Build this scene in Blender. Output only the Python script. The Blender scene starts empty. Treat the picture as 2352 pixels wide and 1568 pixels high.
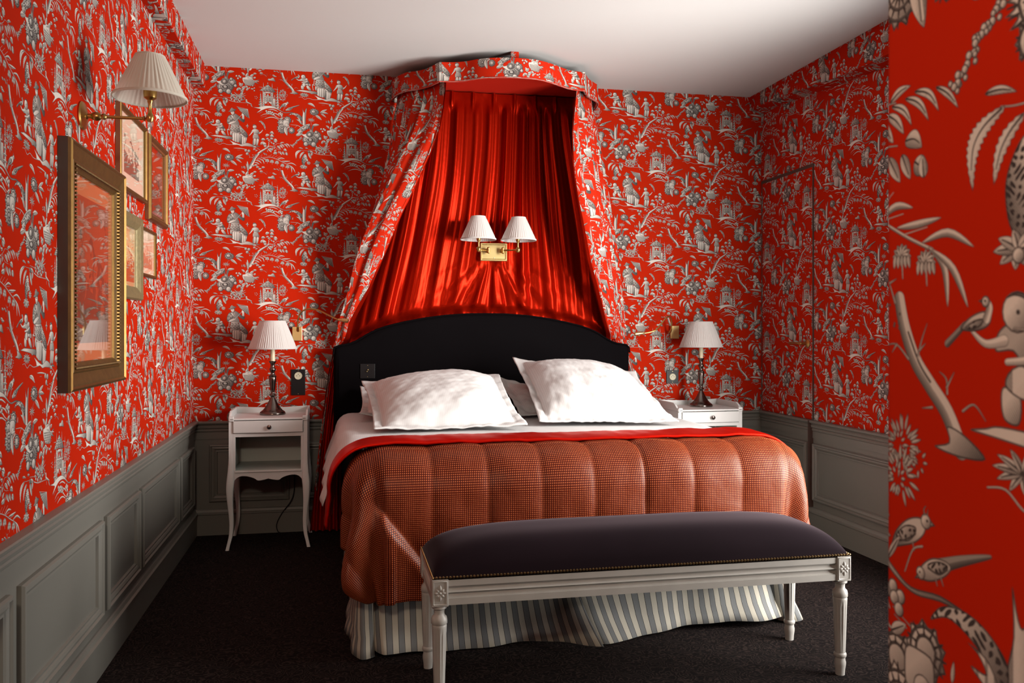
import bpy, bmesh, math, random
import numpy as np
from mathutils import Vector, Matrix
random.seed(11)
sc = bpy.context.scene
COL = sc.collection
PI = math.pi
# ---------------------------------------------------------------- wallpaper print
# The printed toile is drawn here stroke by stroke into one repeating tile (tone + coverage),
# pattern space in millimetres, x to the right, z up; the repeat is PH x PV with a half drop.
PH, PV = 487.4, 581.3
TW, TH = 2976, 1775                      # two columns wide, one repeat high
SX, SY = TW/(2*PH), TH/PV
tone = np.zeros((TH, TW), np.float32); cov = np.zeros((TH, TW), np.float32)
prng = random.Random(7)
REG = {1:(-645.0,2395.8,.1873,.0088,-.1959), 2:(-297.7,2541.9,.1925,.0100,-.1986), 3:(-645.0,2114.2,.1873,.0067,-.1959),
       4:(-347.9,2254.4,.1917,.0079,-.1982), 5:(-145.9,2445.4,.1947,.0094,-.1998), 6:(-347.9,2021.2,.1917,.0061,-.1982),
       7:(-196.7,2234.5,.1940,.0078,-.1994)}
cur = [1]
def T(p):
    X, Z, a, b, c = REG[cur[0]]; x = p[0]-1045; y = p[1]-784
    return ((X+a*x)*SX, (Z-b*x+c*y)*SY)
def smooth(pts, closed=True, n=4):
    out = []; m = len(pts)
    rng = range(m) if closed else range(m-1)
    for i in rng:
        if closed: p0, p1, p2, p3 = pts[i-1], pts[i], pts[(i+1) % m], pts[(i+2) % m]
        else: p0, p1, p2, p3 = pts[max(i-1,0)], pts[i], pts[i+1], pts[min(i+2,m-1)]
        for k in range(n):
            t = k/n
            out.append(tuple(.5*((2*b)+(c-a)*t+(2*a-5*b+4*c-d)*t*t+(3*b-a-3*c+d)*t**3) for a, b, c, d in zip(p0, p1, p2, p3)))
    if not closed: out.append(tuple(pts[-1]))
    return out
def put(x0, y0, al, tn):
    """composite a patch on the repeating tile and on its half-dropped neighbour column"""
    h, w = al.shape
    for dx, dy in ((0, 0), (int(round(PH*SX)), TH//2)):
        ys = (np.arange(h)+y0+dy) % TH; xs = (np.arange(w)+x0+dx) % TW
        ix = np.ix_(ys, xs); t = tone[ix]; c = cov[ix]
        tone[ix] = t*(1-al)+tn*al; cov[ix] = c+(1-c)*al
def sdf(P, X, Y):
    d = np.full(X.shape, 1e9, np.float32); ins = np.zeros(X.shape, bool); n = len(P)
    for i in range(n):
        ax, ay = P[i]; bx, by = P[(i+1) % n]; ex, ey = bx-ax, by-ay
        wx, wy = X-ax, Y-ay; t = np.clip((wx*ex+wy*ey)/(ex*ex+ey*ey+1e-9), 0, 1)
        d = np.minimum(d, (wx-ex*t)**2+(wy-ey*t)**2)
        if ay != by:
            ins ^= ((ay > Y) != (by > Y)) & (X < ex*(Y-ay)/ey+ax)
    d = np.sqrt(d); return np.where(ins, -d, d)
def field(P, pad=4):
    xs = [p[0] for p in P]; ys = [p[1] for p in P]
    x0, y0 = int(min(xs))-pad, int(min(ys))-pad; x1, y1 = int(max(xs))+pad, int(max(ys))+pad
    X, Y = np.meshgrid(np.arange(x0, x1, dtype=np.float32)+.5, np.arange(y0, y1, dtype=np.float32)+.5)
    return x0, y0, X, Y
def poly(pts, lo=.35, hi=.95, dirn=(1,-1), ang=.6, sm=True, dots=0, ol=3.4, folds=0, pitch=5.0):
    P = [T(p) for p in (smooth(pts) if sm else pts)]
    x0, y0, X, Y = field(P); d = sdf(P, X, Y)
    al = np.clip(.5-d/1.4, 0, 1)
    q = X*dirn[0]+Y*dirn[1]; q = (q-q.min())/(q.max()-q.min()+1e-6)
    s = np.clip((q-.35)*1.5, 0, 1)
    if folds:
        qx = (X-X.min())/(X.max()-X.min()+1e-6); s = np.clip(s*.5+.5*(np.sin(qx*folds*6.283) > .45), 0, 1)
    hat = (X*math.cos(ang)+Y*math.sin(ang))/pitch; hat = np.abs((hat-np.floor(hat))*2-1)
    tn = hi-(hi-lo)*np.clip(.75*s+.45*(hat < s*.85), 0, 1.05)
    if dots:
        gx = np.sin(X/dots+2.1*np.sin(Y/dots/2.3))*np.sin(Y/dots+1.7*np.sin(X/dots/1.9)); tn = np.where(gx > .25, lo*.4, tn)
    edge = np.clip(1-np.abs(d+ol*.5)/ol, 0, 1); tn = tn*(1-edge)+.04*edge
    put(x0, y0, al, tn.astype(np.float32))
def ribbon(pts, w0, w1, lo=.3, hi=.95, sm=True, wm=None, ol=1.5):
    """tapering stroke, light along one side and dark along the other"""
    k = REG[cur[0]][2]*SX
    S = smooth(pts, False, 5) if sm and len(pts) > 2 else list(pts)
    P = [T(p) for p in S]; n = len(P)
    W = []
    for i in range(n):
        t = i/(n-1); w = w0+(w1-w0)*t
        if wm is not None: w = w+(wm-(w0+w1)/2)*math.sin(math.pi*t)
        W.append(max(w*k/2, .7))
    pad = int(max(W))+4; x0, y0, X, Y = field(P, pad)
    best = np.full(X.shape, 1e9, np.float32); side = np.zeros(X.shape, np.float32)
    for i in range(n-1):
        ax, ay = P[i]; bx, by = P[i+1]; ex, ey = bx-ax, by-ay; L2 = ex*ex+ey*ey+1e-9
        wx, wy = X-ax, Y-ay; t = np.clip((wx*ex+wy*ey)/L2, 0, 1)
        r = W[i]+(W[i+1]-W[i])*t; dd = np.sqrt((wx-ex*t)**2+(wy-ey*t)**2)
        m = (dd-r) < best; best = np.where(m, dd-r, best)
        cr = (ex*wy-ey*wx)/math.sqrt(L2)/np.maximum(r, .5); sg = 1 if (ey-ex) > 0 else -1
        side = np.where(m, -cr*sg, side)
    al = np.clip(.5-best/1.3, 0, 1); tn = np.where(side > .05, hi, lo+(hi-lo)*np.clip(1+side, 0, 1)*.6)
    if ol and max(W) > 2.2:
        edge = np.clip(1-np.abs(best+ol*.4)/ol, 0, 1); tn = tn*(1-edge*.8)+.12*edge*.8
    put(x0, y0, al, tn.astype(np.float32))
def leaf(x0, y0, x1, y1, w, bend=0., serr=0, lo=.3, hi=.93):
    dx, dy = x1-x0, y1-y0; L = math.hypot(dx, dy); ux, uy = dx/L, dy/L; nx, ny = -uy, ux
    n = 14 if not serr else max(14, serr*2); A = []; B = []
    for i in range(n+1):
        t = i/n; cx = x0+dx*t+nx*bend*math.sin(math.pi*t); cy = y0+dy*t+ny*bend*math.sin(math.pi*t)
        r = w/2*math.sin(math.pi*t**.8)**.75
        if serr and i % 2: r *= .72
        A.append((cx+nx*r, cy+ny*r)); B.append((cx-nx*r, cy-ny*r))
    sgn = 1 if (nx*1+ny*1) > 0 else -1
    poly(A+B[::-1][1:-1], lo=lo*.55, hi=hi, sm=False, dirn=(nx*sgn, -ny*sgn), ang=math.atan2(uy, ux)+.9, pitch=4, ol=1.6)
    mid = [(x0+dx*t+nx*bend*math.sin(math.pi*t), y0+dy*t+ny*bend*math.sin(math.pi*t)) for t in (.05,.3,.55,.8)]
    if w > 26: ribbon(mid, 9, 4, lo=.05, hi=.1, ol=0)
def ball(x, y, r, lo=.25, hi=.98):
    P = [(x+r*math.cos(a*math.pi/8), y+r*math.sin(a*math.pi/8)) for a in range(16)]
    poly(P, lo=lo*.4, hi=hi, sm=False, ol=3., pitch=3.4)
def lobe(x, y, r, n=10, a0=0., ry=None, lo=.3, hi=.92, rings=2):
    """scalloped petal with inner rings"""
    ry = ry or r; P = []
    for i in range(n*6):
        a = i*2*math.pi/(n*6)+a0; k = 1-.2*abs(math.cos(a*n/2))
        P.append((x+r*k*math.cos(a), y+ry*k*math.sin(a)))
    poly(P, lo=lo*.7, hi=hi, sm=False, ol=4.5, pitch=4)
    for q in range(rings):
        f = .74-.27*q
        Q = [(x+r*f*math.cos(a*math.pi/10)*(1+.05*math.cos(a*3)), y+ry*f*math.sin(a*math.pi/10)) for a in range(21)]
        ribbon(Q, 15, 15, lo=.12, hi=.26, sm=False, ol=0)
        m = int(n*1.3)
        for i in range(m):
            a = i*2*math.pi/m; ribbon([(x+r*(f+.04)*math.cos(a), y+ry*(f+.04)*math.sin(a)), (x+r*(f+.2)*math.cos(a), y+ry*(f+.2)*math.sin(a))], 14, 7, lo=.05, hi=.1, sm=False, ol=0)
def spray(x, y, r, n, w, lo=.3, a0=0., a1=6.28, l=.55):
    for i in range(n):
        a = a0+(a1-a0)*i/max(n-1, 1)+prng.uniform(-.12, .12); k = prng.uniform(.65, 1)*r
        leaf(x+k*(1-l)*math.cos(a), y+k*(1-l)*math.sin(a), x+k*math.cos(a), y+k*math.sin(a), w, 0, 0, lo)
def star(x, y, r, n, w, sq=.55):
    for i in range(n):
        a = i*6.283/n+.3; leaf(x, y, x+r*math.cos(a), y+r*sq*math.sin(a), w, 4)
def draw_print():
    R = cur; L = leaf; B = ball; G = ribbon
    # --- strolling figure with a parasol and two children on a rocky bank
    R[0] = 1
    G([(1130,730),(1110,860),(1070,885),(1100,1040)], 26, 22); G([(1080,885),(1170,885)], 22, 22)
    poly([(1430,700),(1540,800),(1640,900),(1695,1000),(1670,1075),(1570,1045),(1480,970),(1440,850)], .2, .8, dots=4.5)
    poly([(1450,980),(1530,1000),(1515,1270),(1440,1240)], .15, .55)
    poly([(1510,1040),(1660,1070),(1650,1180),(1610,1300),(1500,1280),(1510,1150)], .35, .98, folds=3)
    poly([(1235,960),(1450,965),(1465,1100),(1440,1225),(1340,1235),(1220,1180),(1215,1080)], .35, .98, folds=4)
    poly([(1480,960),(1590,1040),(1670,1050),(1660,1085),(1570,1065),(1470,1000)], .5, 1)
    poly([(1180,740),(1400,740),(1450,830),(1455,950),(1330,965),(1215,935),(1150,860),(1165,790)], .25, .85, dots=4)
    G([(1210,935),(1330,960),(1450,945)], 20, 20, .5, 1)
    poly([(1170,900),(1215,940),(1230,1000),(1195,1050),(1150,1010)], .25, .9)
    poly([(1180,420),(1110,460),(1065,560),(1060,650),(1090,710),(1180,725),(1430,695),(1410,600),(1400,540),(1540,620),(1590,600),(1600,530),(1520,520),(1430,440),(1350,390),(1290,380),(1250,430)], .1, .62, dirn=(1,.2))
    poly([(1110,480),(1170,440),(1255,520),(1240,600),(1150,640),(1090,690),(1070,600)], .25, .88, dots=6)
    poly([(1180,425),(1240,450),(1300,560),(1280,590),(1190,470)], .4, .95)
    G([(1270,440),(1310,590)], 22, 12, .3, .9)
    poly([(1105,690),(1200,625),(1310,595),(1345,620),(1250,680),(1150,720)], .6, 1)
    G([(1305,612),(1520,380)], 14, 12, .4, 1)
    poly([(1500,370),(1550,340),(1580,400),(1585,520),(1520,520),(1515,440)], .6, 1)
    poly([(1350,155),(1480,195),(1690,205),(1705,330),(1745,485),(1640,440),(1540,360),(1460,290)], .15, .5, sm=False)
    for e in ((1360,165),(1400,215),(1440,265),(1480,305),(1520,345),(1560,385),(1605,415),(1650,440),(1700,465),(1735,480)): G([(1690,210), e], 5, 8, .5, .95, ol=0)
    poly([(1190,712),(1320,705),(1430,690),(1400,742),(1200,745)], .4, .95)
    poly([(1175,335),(1275,310),(1292,355),(1250,425),(1215,428),(1182,380)], .6, 1)
    G([(1195,345),(1250,340)], 10, 8, .1, .2); G([(1205,400),(1235,398)], 6, 5, .1, .2); G([(1280,320),(1295,380)], 22, 12, .1, .3)
    poly([(1090,332),(1150,295),(1160,250),(1215,215),(1275,240),(1340,255),(1275,312),(1180,335)], .12, .6)
    B(1210,225,18)
    # kneeling child with a bird
    poly([(730,925),(810,950),(805,1050),(735,1045),(715,980)], .35, .95); poly([(880,930),(950,920),(1045,1045),(990,1065),(910,1010)], .3, .92)
    poly([(800,845),(1000,855),(1018,910),(1000,930),(880,910),(830,965),(735,920)], .3, .95, folds=3)
    poly([(700,740),(760,700),(860,700),(925,740),(990,850),(840,860),(775,800),(690,805)], .15, .75)
    B(892,735,42,.6,1); G([(568,738),(640,780),(730,765)], 16, 48, .6, 1); G([(748,838),(850,822),(915,785)], 28, 40, .55, 1)
    B(795,662,74,.72,1); poly([(735,620),(790,592),(850,610),(868,680),(848,650),(830,618),(780,606)], .1, .4); B(798,662,9,.1,.3); G([(780,720),(830,722)],12,12,.3,.7)
    G([(530,715),(480,755),(432,792)], 26, 34, .1, .55); poly([(505,735),(550,690),(625,662),(668,675),(655,715),(590,738)], .25, .9, dirn=(0,-1)); poly([(530,728),(580,698),(630,690),(615,718),(570,732)], .15, .7, dots=4)
    G([(645,690),(660,650),(648,628)], 40, 26, .4, 1); B(640,628,22,.5,1); B(636,625,5,.02,.05); poly([(624,618),(600,626),(624,636)], .3, .8, sm=False) 
    # standing child with a parrot
    poly([(1858,1075),(1935,1080),(1925,1240),(1900,1275),(1838,1280)], .35, .95, folds=1); poly([(1950,1075),(2028,1080),(1990,1265),(1925,1255)], .35, .95, folds=1)
    poly([(1865,945),(2000,950),(2040,1080),(1940,1068),(1840,1075)], .2, .8, folds=5)
    G([(1830,870),(1790,930),(1735,1000)], 60, 16, .55, 1); G([(2030,910),(2085,870),(2140,800)], 50, 20, .5, 1)
    poly([(1855,795),(1955,785),(2020,820),(2040,905),(1990,930),(1870,940),(1862,880),(1800,865)], .25, .9)
    poly([(1868,930),(2000,930),(2005,960),(1870,965)], .5, 1, sm=False)
    B(1900,722,62,.72,1); poly([(1840,700),(1860,655),(1920,655),(1960,700),(1930,680),(1880,690)], .1, .45); B(1880,725,6,.1,.2); B(1918,725,6,.1,.2); G([(1890,760),(1910,760)],6,5,.1,.3)
    R[0] = 2; G([(215,1375),(260,1360)], 30, 30); L(230,1350,400,1560,66,-20); L(330,1450,400,1620,30); R[0] = 1
    # bank, grasses
    poly([(560,1105),(640,1085),(720,1068),(960,1070),(1215,1082),(1215,1165),(1120,1155),(1040,1168),(980,1140),(730,1118)], .3, .95)
    poly([(1125,1190),(1220,1220),(1360,1265),(1500,1285),(1640,1230),(1760,1240),(1890,1290),(1990,1280),(2065,1320),(1950,1318),(1870,1335),(1620,1330),(1500,1345),(1380,1310),(1250,1325),(1210,1260)], .35, .98)
    G([(650,1298),(740,1288),(840,1345),(950,1300),(1100,1330),(1290,1312)], 10, 14, .35, .95); G([(1265,1415),(1440,1412),(1655,1425)], 8, 8, .4, .95, wm=26); G([(1370,1465),(1460,1462)], 8, 8, .4, .8)
    star(820,1215,150,11,34); L(1680,640,1680,800,26); L(1620,720,1730,715,34); 
    G([(130,625),(165,740),(235,870),(330,965),(430,1060),(510,1190)], 70, 78, .25, .95); G([(190,760),(260,880),(330,950)], 10, 10, .1, .3)
    poly([(355,1200),(440,1170),(430,1110),(530,1130),(640,1200),(500,1218)], .2, .8)
    for s in (((250,860),(275,790),(310,720)),((262,830),(300,800)),((190,870),(110,815),(35,825)),((110,815),(80,850)),((430,985),(425,930),(385,905)),((428,960),(470,900)),((100,640),(60,560),(20,520)),((60,560),(110,540)),((340,1050),(280,1060)),((520,1040),(580,1010),(640,1060))): G(s, 14, 5, .3, .8)
    spray(150,1230,150,30,18); spray(120,1230,80,14,16)
    # --- pagoda with its two pinnacles, birds on the mound
    R[0] = 6
    for x in (590,848): G([(x,480),(x+2,610)], 6, 18, .5, .95)
    for y in (625,645): G([(455 if y < 640 else 880,y),(560 if y < 640 else 975,y+3)], 8, 14, .5, .95)
    poly([(570,750),(890,750),(880,1190),(575,1200)], .35, .85, sm=False, dots=3.4)
    poly([(650,745),(805,745),(800,790),(660,790)], .7, .95, sm=False)
    for x0_, y0_, x1_, y1_ in ((665,795,800,880),(625,1050,840,1165)):
        P = [T((x0_,y0_)), T((x1_,y0_)), T((x1_,y1_)), T((x0_,y1_))]; a, b, X, Y = field(P, 1); d = sdf(P, X, Y); k = np.clip(.5-d, 0, 1)
        for dx, dy in ((0, 0), (int(round(PH*SX)), TH//2)):
            ix = np.ix_((np.arange(X.shape[0])+b+dy) % TH, (np.arange(X.shape[1])+a+dx) % TW); cov[ix] = cov[ix]*(1-k)
    poly([(620,1045),(710,1045),(690,1100),(640,1115)], .4, .95); poly([(740,1045),(842,1045),(835,1125),(790,1100)], .4, .95); poly([(680,880),(700,840),(725,790),(745,840),(790,880)], .4, .95)
    G([(725,1070),(725,1125)], 6, 16, .6, 1)
    G([(570,905),(890,905)], 26, 26, .4, .98, sm=False); G([(575,745),(575,1195)], 24, 30, .3, .95, sm=False); G([(850,905),(850,1190)], 24, 30, .3, .95, sm=False)
    poly([(868,930),(950,930),(955,1195),(885,1195)], .4, .95, sm=False, folds=2); L(930,930,925,810,28)
    poly([(720,520),(800,590),(880,640),(960,748),(890,748),(700,735),(520,738),(465,735),(560,640),(650,580)], .3, .9, sm=False, dots=4.2)
    for k in range(5): G([(700-k*52,560+k*38),(740+k*48,560+k*38)], 7, 7, .15, .3, sm=False, ol=0)
    B(720,492,18)
    for x, y0_, n in ((508,800,5),(1008,600,7)):
        G([(x,y0_-20),(x,1200)], 6, 84, .3, .85, sm=False)
        for k in range(n):
            y = y0_+60+(1150-y0_-60)*k/(n-1); w = 24+56*(k/(n-1))
            L(x-w, y, x+w, y, 26+k*3, 0, lo=.4)
    poly([(280,1240),(440,1232),(560,1190),(700,1165),(860,1165),(1000,1210),(1100,1270),(1220,1320),(1400,1300),(1570,1325),(1400,1325),(1250,1345),(1140,1320),(1000,1255),(860,1235),(700,1250),(560,1310),(470,1365),(380,1412),(440,1350),(500,1290),(420,1270)], .3, .98)
    for s in (((460,1415),(560,1350)),((500,1490),(620,1425),(760,1410),(900,1440),(1000,1500),(1130,1550)),((510,1525),(690,1470)),((620,1570),(760,1515),(900,1505),(1060,1560)),((880,1365),(1000,1400),(1080,1455)),((730,1280),(880,1270),(1030,1320)),((1100,1440),(1260,1500)),((1110,1470),(1190,1500))): G(s, 6, 8, .4, .98, wm=30)
    for q in ((700,1370),(750,1345),(800,1340),(860,1360),(820,1390),(760,1395),(900,1410),(680,1330),(1060,1380),(1100,1355),(1150,1385),(1110,1400),(1140,1440)): B(q[0], q[1], 32)
    G([(1130,1150),(1095,1200),(1062,1245)], 44, 16, .15, .6)
    poly([(1095,1190),(1115,1125),(1180,1062),(1255,1030),(1310,1035),(1305,1085),(1250,1135),(1175,1168)], .25, .9, dirn=(-.3,-1))
    poly([(1120,1135),(1180,1082),(1248,1072),(1245,1105),(1190,1140),(1140,1158)], .2, .8, dots=4); G([(1130,1150),(1200,1140),(1250,1100)], 7, 5, .1, .2, ol=0)
    B(1312,1036,32,.5,1); B(1320,1032,6,.02,.05); poly([(1338,1022),(1370,1040),(1336,1052)], .3, .8, sm=False); G([(1305,1010),(1300,990),(1312,975)], 10, 5, .2, .7); G([(1320,1008),(1325,985)], 9, 4, .2, .7); G([(1230,1140),(1240,1170)], 9, 7, .3, .8); L(1060,1250,1150,1130,36); G([(1180,1270),(1230,1170),(1290,1140)], 8, 12, .4, .9)
    G([(1400,1185),(1500,1140),(1600,1100),(1665,1076)], 62, 16, .1, .6)
    poly([(1262,1268),(1285,1215),(1350,1168),(1430,1158),(1460,1180),(1420,1225),(1350,1262),(1295,1272)], .25, .92, dirn=(.2,-1))
    poly([(1320,1205),(1380,1172),(1440,1172),(1430,1200),(1370,1225)], .2, .8, dots=4); G([(1325,1215),(1390,1222),(1440,1190)], 7, 5, .1, .2, ol=0)
    B(1280,1248,28,.5,1); B(1274,1246,5,.02,.05); poly([(1262,1252),(1240,1282),(1276,1270)], .3, .8, sm=False); G([(1400,1230),(1415,1258)], 9, 6, .3, .8); G([(1370,1245),(1380,1268)], 9, 6, .3, .8)
    G([(60,1050),(85,1045),(85,1100),(150,1130),(240,1160)], 14, 14, .3, .9, wm=52); L(200,1150,270,1250,32); G([(120,1160),(125,1210)], 10, 8); 
    spray(1150,880,140,20,20); spray(1130,900,80,10,18); spray(1270,810,70,8,16)
    spray(370,950,60,6,24,.2)
    for q in ((925,110,40),(1000,105,36),(1040,130,30),(900,240,50),(760,380,50)): L(q[0]-q[2], q[1], q[0]+q[2], q[1]+18, q[2]*.9)
    poly([(730,400),(740,350),(800,350),(860,310),(910,330),(950,425),(890,415),(800,405)], .25, .85); L(880,270,990,270,40); G([(500,270),(600,240),(680,290)], 8, 14, .3, .7)
    for k in range(9): B(670+prng.uniform(0,150), 190+prng.uniform(0,90), 7); B(1040+prng.uniform(0,110), 180+prng.uniform(0,100), 7)
    # --- flowering tree
    R[0] = 4
    G([(185,1290),(250,1180),(330,1010),(440,870),(560,770),(680,690),(770,620),(880,630)], 108, 16, .25, .95); G([(270,1150),(340,1010),(430,900)], 8, 8, .1, .25)
    G([(700,660),(750,560),(750,500),(800,440)], 26, 14); G([(860,620),(950,570),(1000,520),(1120,520)], 12, 8); G([(920,600),(1000,680),(1130,700)], 12, 8)
    for q in ((800,420,830,400,1),): pass
    for x0_, y0_, x1_, y1_, w, b in ((770,230,910,255,84,-40),(650,330,775,280,84,-16),(780,350,915,340,96,-46),(785,395,890,390,60,0),(520,455,655,440,76,-20),(670,420,760,395,50,-10),(720,465,790,415,44,0),(890,415,1010,460,90,-14),(900,430,980,500,70,0),(505,600,610,490,58,-18),(560,570,680,560,110,0),(600,640,690,610,70,10),(800,470,870,540,40,0),(870,545,930,530,60,0),
        (720,685,830,800,90,-22),(740,700,850,740,60,-20),(850,640,870,745,44,0),(930,620,905,700,44,0),(990,590,1105,685,60,-10),(1060,560,1175,660,52,-14),(1090,530,1225,635,40,-26),(1180,515,1330,635,40,-26),(1240,500,1390,610,40,-30),(1370,510,1500,620,34,-14),(1080,515,1220,470,40,-14),(910,780,980,700,50,0),(880,835,1010,790,70,0),(960,860,1000,760,40,0),(1040,820,1050,720,24,0),(1070,740,1150,855,64,0),(1160,740,1215,850,60,0),(1180,690,1290,730,80,-20),(1240,780,1320,830,90,0),(1300,855,1290,760,60,0),
        (265,700,400,710,50,-28),(280,770,370,740,50,-12),(340,805,430,765,34,-6),(580,820,645,905,36,-10),(640,840,700,915,32,-10),(700,740,730,800,24,0)): L(x0_, y0_, x1_, y1_, w, b)
    G([(400,700),(500,770)], 10, 12); G([(340,1090),(480,1010),(600,970),(800,950),(1000,1000),(1200,1085),(1350,1140)], 14, 18, .3, .95)
    for s in (((310,1140),(400,1150),(470,1190)),((370,1085),(460,1090),(535,1155)),((470,1035),(570,1060),(610,1160)),((560,1000),(640,1020),(700,1040)),((400,1050),(440,960)),((450,1020),(500,920)),((520,990),(545,880)),((700,960),(770,890)),((760,950),(830,860)),((830,950),(915,880)),((900,960),(1005,880)),((960,990),(1105,890)),((1000,1000),(1120,950),(1230,965)),((1010,1005),(1170,985)),((1130,1040),(1260,1035),(1400,1020)),((1180,1070),(1320,1050)),((1290,1110),(1440,1080),(1580,1140)),((1330,1130),(1420,1210),(1440,1360)),((1350,1140),(1470,1220),(1550,1360))): G(s, 6, 5, .3, .95, wm=36)
    for x, y in ((705,1050),(845,1068),(995,1085),(1160,1160),(1312,1190)):
        for a in range(7): t = math.pi*(1+a/6); L(x, y, x+62*math.cos(t), y+56*math.sin(t), 34)
        for a in range(5): L(x-40+a*20, y-8, x-52+a*26, y+52, 26)
        G([(x,y),(x+6,y+90)], 12, 8, .4, 1)
    for x, y in ((70,800),(160,812),(110,897)): B(x, y, 46, .3, .8)
    for k in range(14): a = prng.uniform(0,6.28); r = prng.uniform(10,95); L(270+r*math.cos(a), 950+r*math.sin(a)*.8, 270+(r+30)*math.cos(a), 950+(r+30)*math.sin(a)*.8, 24)
    for x, y, a in ((290,1240,2.6),(380,1215,2.8),(430,1270,2.7),(500,1320,2.9),(600,1265,3.0),(540,1390,3.0),(350,1420,2.7)): L(x-70*math.cos(a-3.14), y+10, x+40, y-6, 58)
    R[0] = 6
    for x, y in ((210,605),(270,605),(175,680),(240,700),(275,700),(322,670),(322,750)): B(x, y, 24)
    # --- great shell flower, stump, plumes
    R[0] = 3
    G([(1160,1290),(1230,1390),(1300,1450)], 60, 70, .2, .8); G([(1620,1060),(1540,1150),(1500,1280),(1440,1400)], 60, 90, .2, .85)
    for k in range(46): a = prng.uniform(0, 6.28); r = 165*math.sqrt(prng.random()); B(1350+r*1.05*math.cos(a), 1440+r*.7*math.sin(a), prng.uniform(14,30))
    for e in ((1180,1330),(1300,1270),(1400,1290),(1270,1250),(1560,1270),(1640,1250),(1660,1320),(1560,1180)): L(1370,1400, e[0], e[1], 24, 10)
    G([(1130,1525),(1300,1560),(1500,1560),(1660,1560)], 20, 10, .4, .95); spray(1550,1430,80,12,30)
    poly([(770,175),(800,280),(825,300),(870,190),(900,180),(880,350),(868,520),(862,690),(775,695),(758,600),(745,480),(775,350)], .2, .95, dirn=(1,0), folds=2)
    poly([(330,445),(390,375),(500,345),(620,365),(720,425),(755,480),(745,560),(700,560),(640,490),(540,430),(430,405)], .25, .85, dots=6)
    poly([(545,455),(640,475),(700,540),(750,640),(760,690),(690,650),(640,590),(560,535),(640,535),(600,480)], .3, .95, folds=5)
    G([(1040,680),(1030,560),(1070,450),(1150,385)], 10, 6); star(1040,520,130,9,18,.6); 
    lobe(1130,270,165,12,0,120); lobe(1110,260,90,8,.3,60,rings=1); L(920,25,1165,125,70,-34); L(1160,360,1370,500,90,-10,9); L(1310,290,1540,155,64,-10); L(1330,280,1580,290,60,-16); L(1330,300,1510,410,56,-8,7)
    L(1070,690,1290,650,90,-10,9); L(560,1030,780,965,96,-10); L(595,880,740,890,80,0)
    G([(700,760),(600,720),(400,715)], 20, 12); G([(600,730),(530,790)], 14, 8)
    lobe(1215,985,150,12); lobe(1315,1070,62,8,rings=1); lobe(1190,880,60,7,rings=1)
    lobe(1010,1130,280,22,0,190,rings=3); lobe(870,1265,90,9,rings=1); lobe(1110,1260,100,9,rings=1)
    P = [(620,940),(660,820),(740,740),(860,680),(980,675),(1000,760),(880,830),(780,900),(740,960)]; poly(P, .3, .9, dots=7)
    for k in range(11): t = k/10; x = 650+330*t; y = 850-190*math.sin(t*1.5); B(x, y, 22, .4, 1)
    for k in range(9): t = k/8; G([(780+180*t, 830-70*t),(800+175*t, 880-70*t)], 9, 6, .08, .12, sm=False, ol=0)
    poly([(960,690),(1010,800),(1040,820),(1060,700),(1130,710),(1090,820),(1120,960),(1080,1060),(960,1100),(840,1060),(740,985),(860,960),(930,880),(990,850)], .3, .95, dirn=(1,.3))
    G([(1000,700),(1030,820)], 14, 8, .1, .3); G([(1080,730),(1070,830),(1110,960)], 12, 8, .1, .3)
    lobe(985,975,118,14,0,100,rings=2); B(985,975,50,.5,.95)
    for k in range(16): t = k/15; B(735-270*t+prng.uniform(-14,14), 1080+250*t+prng.uniform(-20,20), 19); B(735-270*t+prng.uniform(-30,30), 1090+260*t+prng.uniform(-30,30), 15)
    # --- artichoke flower
    L(1700,650,1670,340,70,10); G([(1640,430),(1690,620)], 16, 50, .2, .8); L(1600,740,1495,650,60,10); L(1640,800,1700,640,90); L(1760,780,1870,670,80); L(1860,800,1940,760,60)
    poly([(1530,810),(1600,790),(1700,740),(1830,760),(1870,860),(2060,820),(1960,890),(2035,955),(1900,930),(1880,990),(1780,1035),(1660,1030),(1590,990),(1535,900)], .25, .95)
    for r in range(5):
        for k in range(8): L(1560+k*44+r*9, 860+r*36, 1610+k*40+r*7, 872+r*35, 28, 6, lo=.35)
    G([(1690,780),(1780,760),(1840,830)], 26, 20, .2, .9); G([(1700,820),(1800,830),(1870,870),(2020,880)], 30, 20, .3, 1)
    for k in range(14): B(1500+prng.uniform(0,140), 540+prng.uniform(-30,30), 16)
    for x, y in ((1350,775),(1430,770),(1395,845),(1470,800)): B(x, y, 32, .25, 1)
    for x0_, y0_, x1_, y1_, w in ((1410,970,1520,1060,60),(1540,970,1460,1090,60),(1420,1060,1530,1000,50),(1370,1160,1500,1160,80),(1360,1230,1430,1110,60),(1500,1130,1620,1080,60),(1600,1060,1700,1110,70),(1640,1190,1730,1110,60),(1520,1200,1600,1120,60),(1550,1250,1470,1180,60)): L(x0_, y0_, x1_, y1_, w, -8)
    # --- round blossom
    R[0] = 5
    lobe(270,800,125,9); lobe(90,900,130,9); L(50,800,150,740,56); lobe(110,1070,165,12,rings=3); lobe(390,1100,112,10); L(230,980,260,1270,110,20)
    lobe(230,900,118,4,.4,rings=0,lo=.55,hi=.9); B(250,955,55,.5,.9); L(210,1000,330,960,60); G([(330,1000),(240,1080),(250,1230)], 30, 24, .3, 1); L(420,860,430,770,24)
    # --- hanging fruit branch
    R[0] = 7
    G([(1430,585),(1300,570),(1150,560)], 14, 8, .4, .85); G([(1150,600),(1000,600),(930,590)], 10, 8, .4, .85)
    L(850,530,1005,555,34,-12); L(1055,520,1145,525,40); 
    L(950,590,790,870,86,78,13); L(1040,630,895,860,66,36,9); L(1140,620,1310,640,80,-10,9); L(1160,640,1235,835,96,0,11); L(1280,640,1240,740,60); B(1170,620,40,.1,.5)
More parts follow.
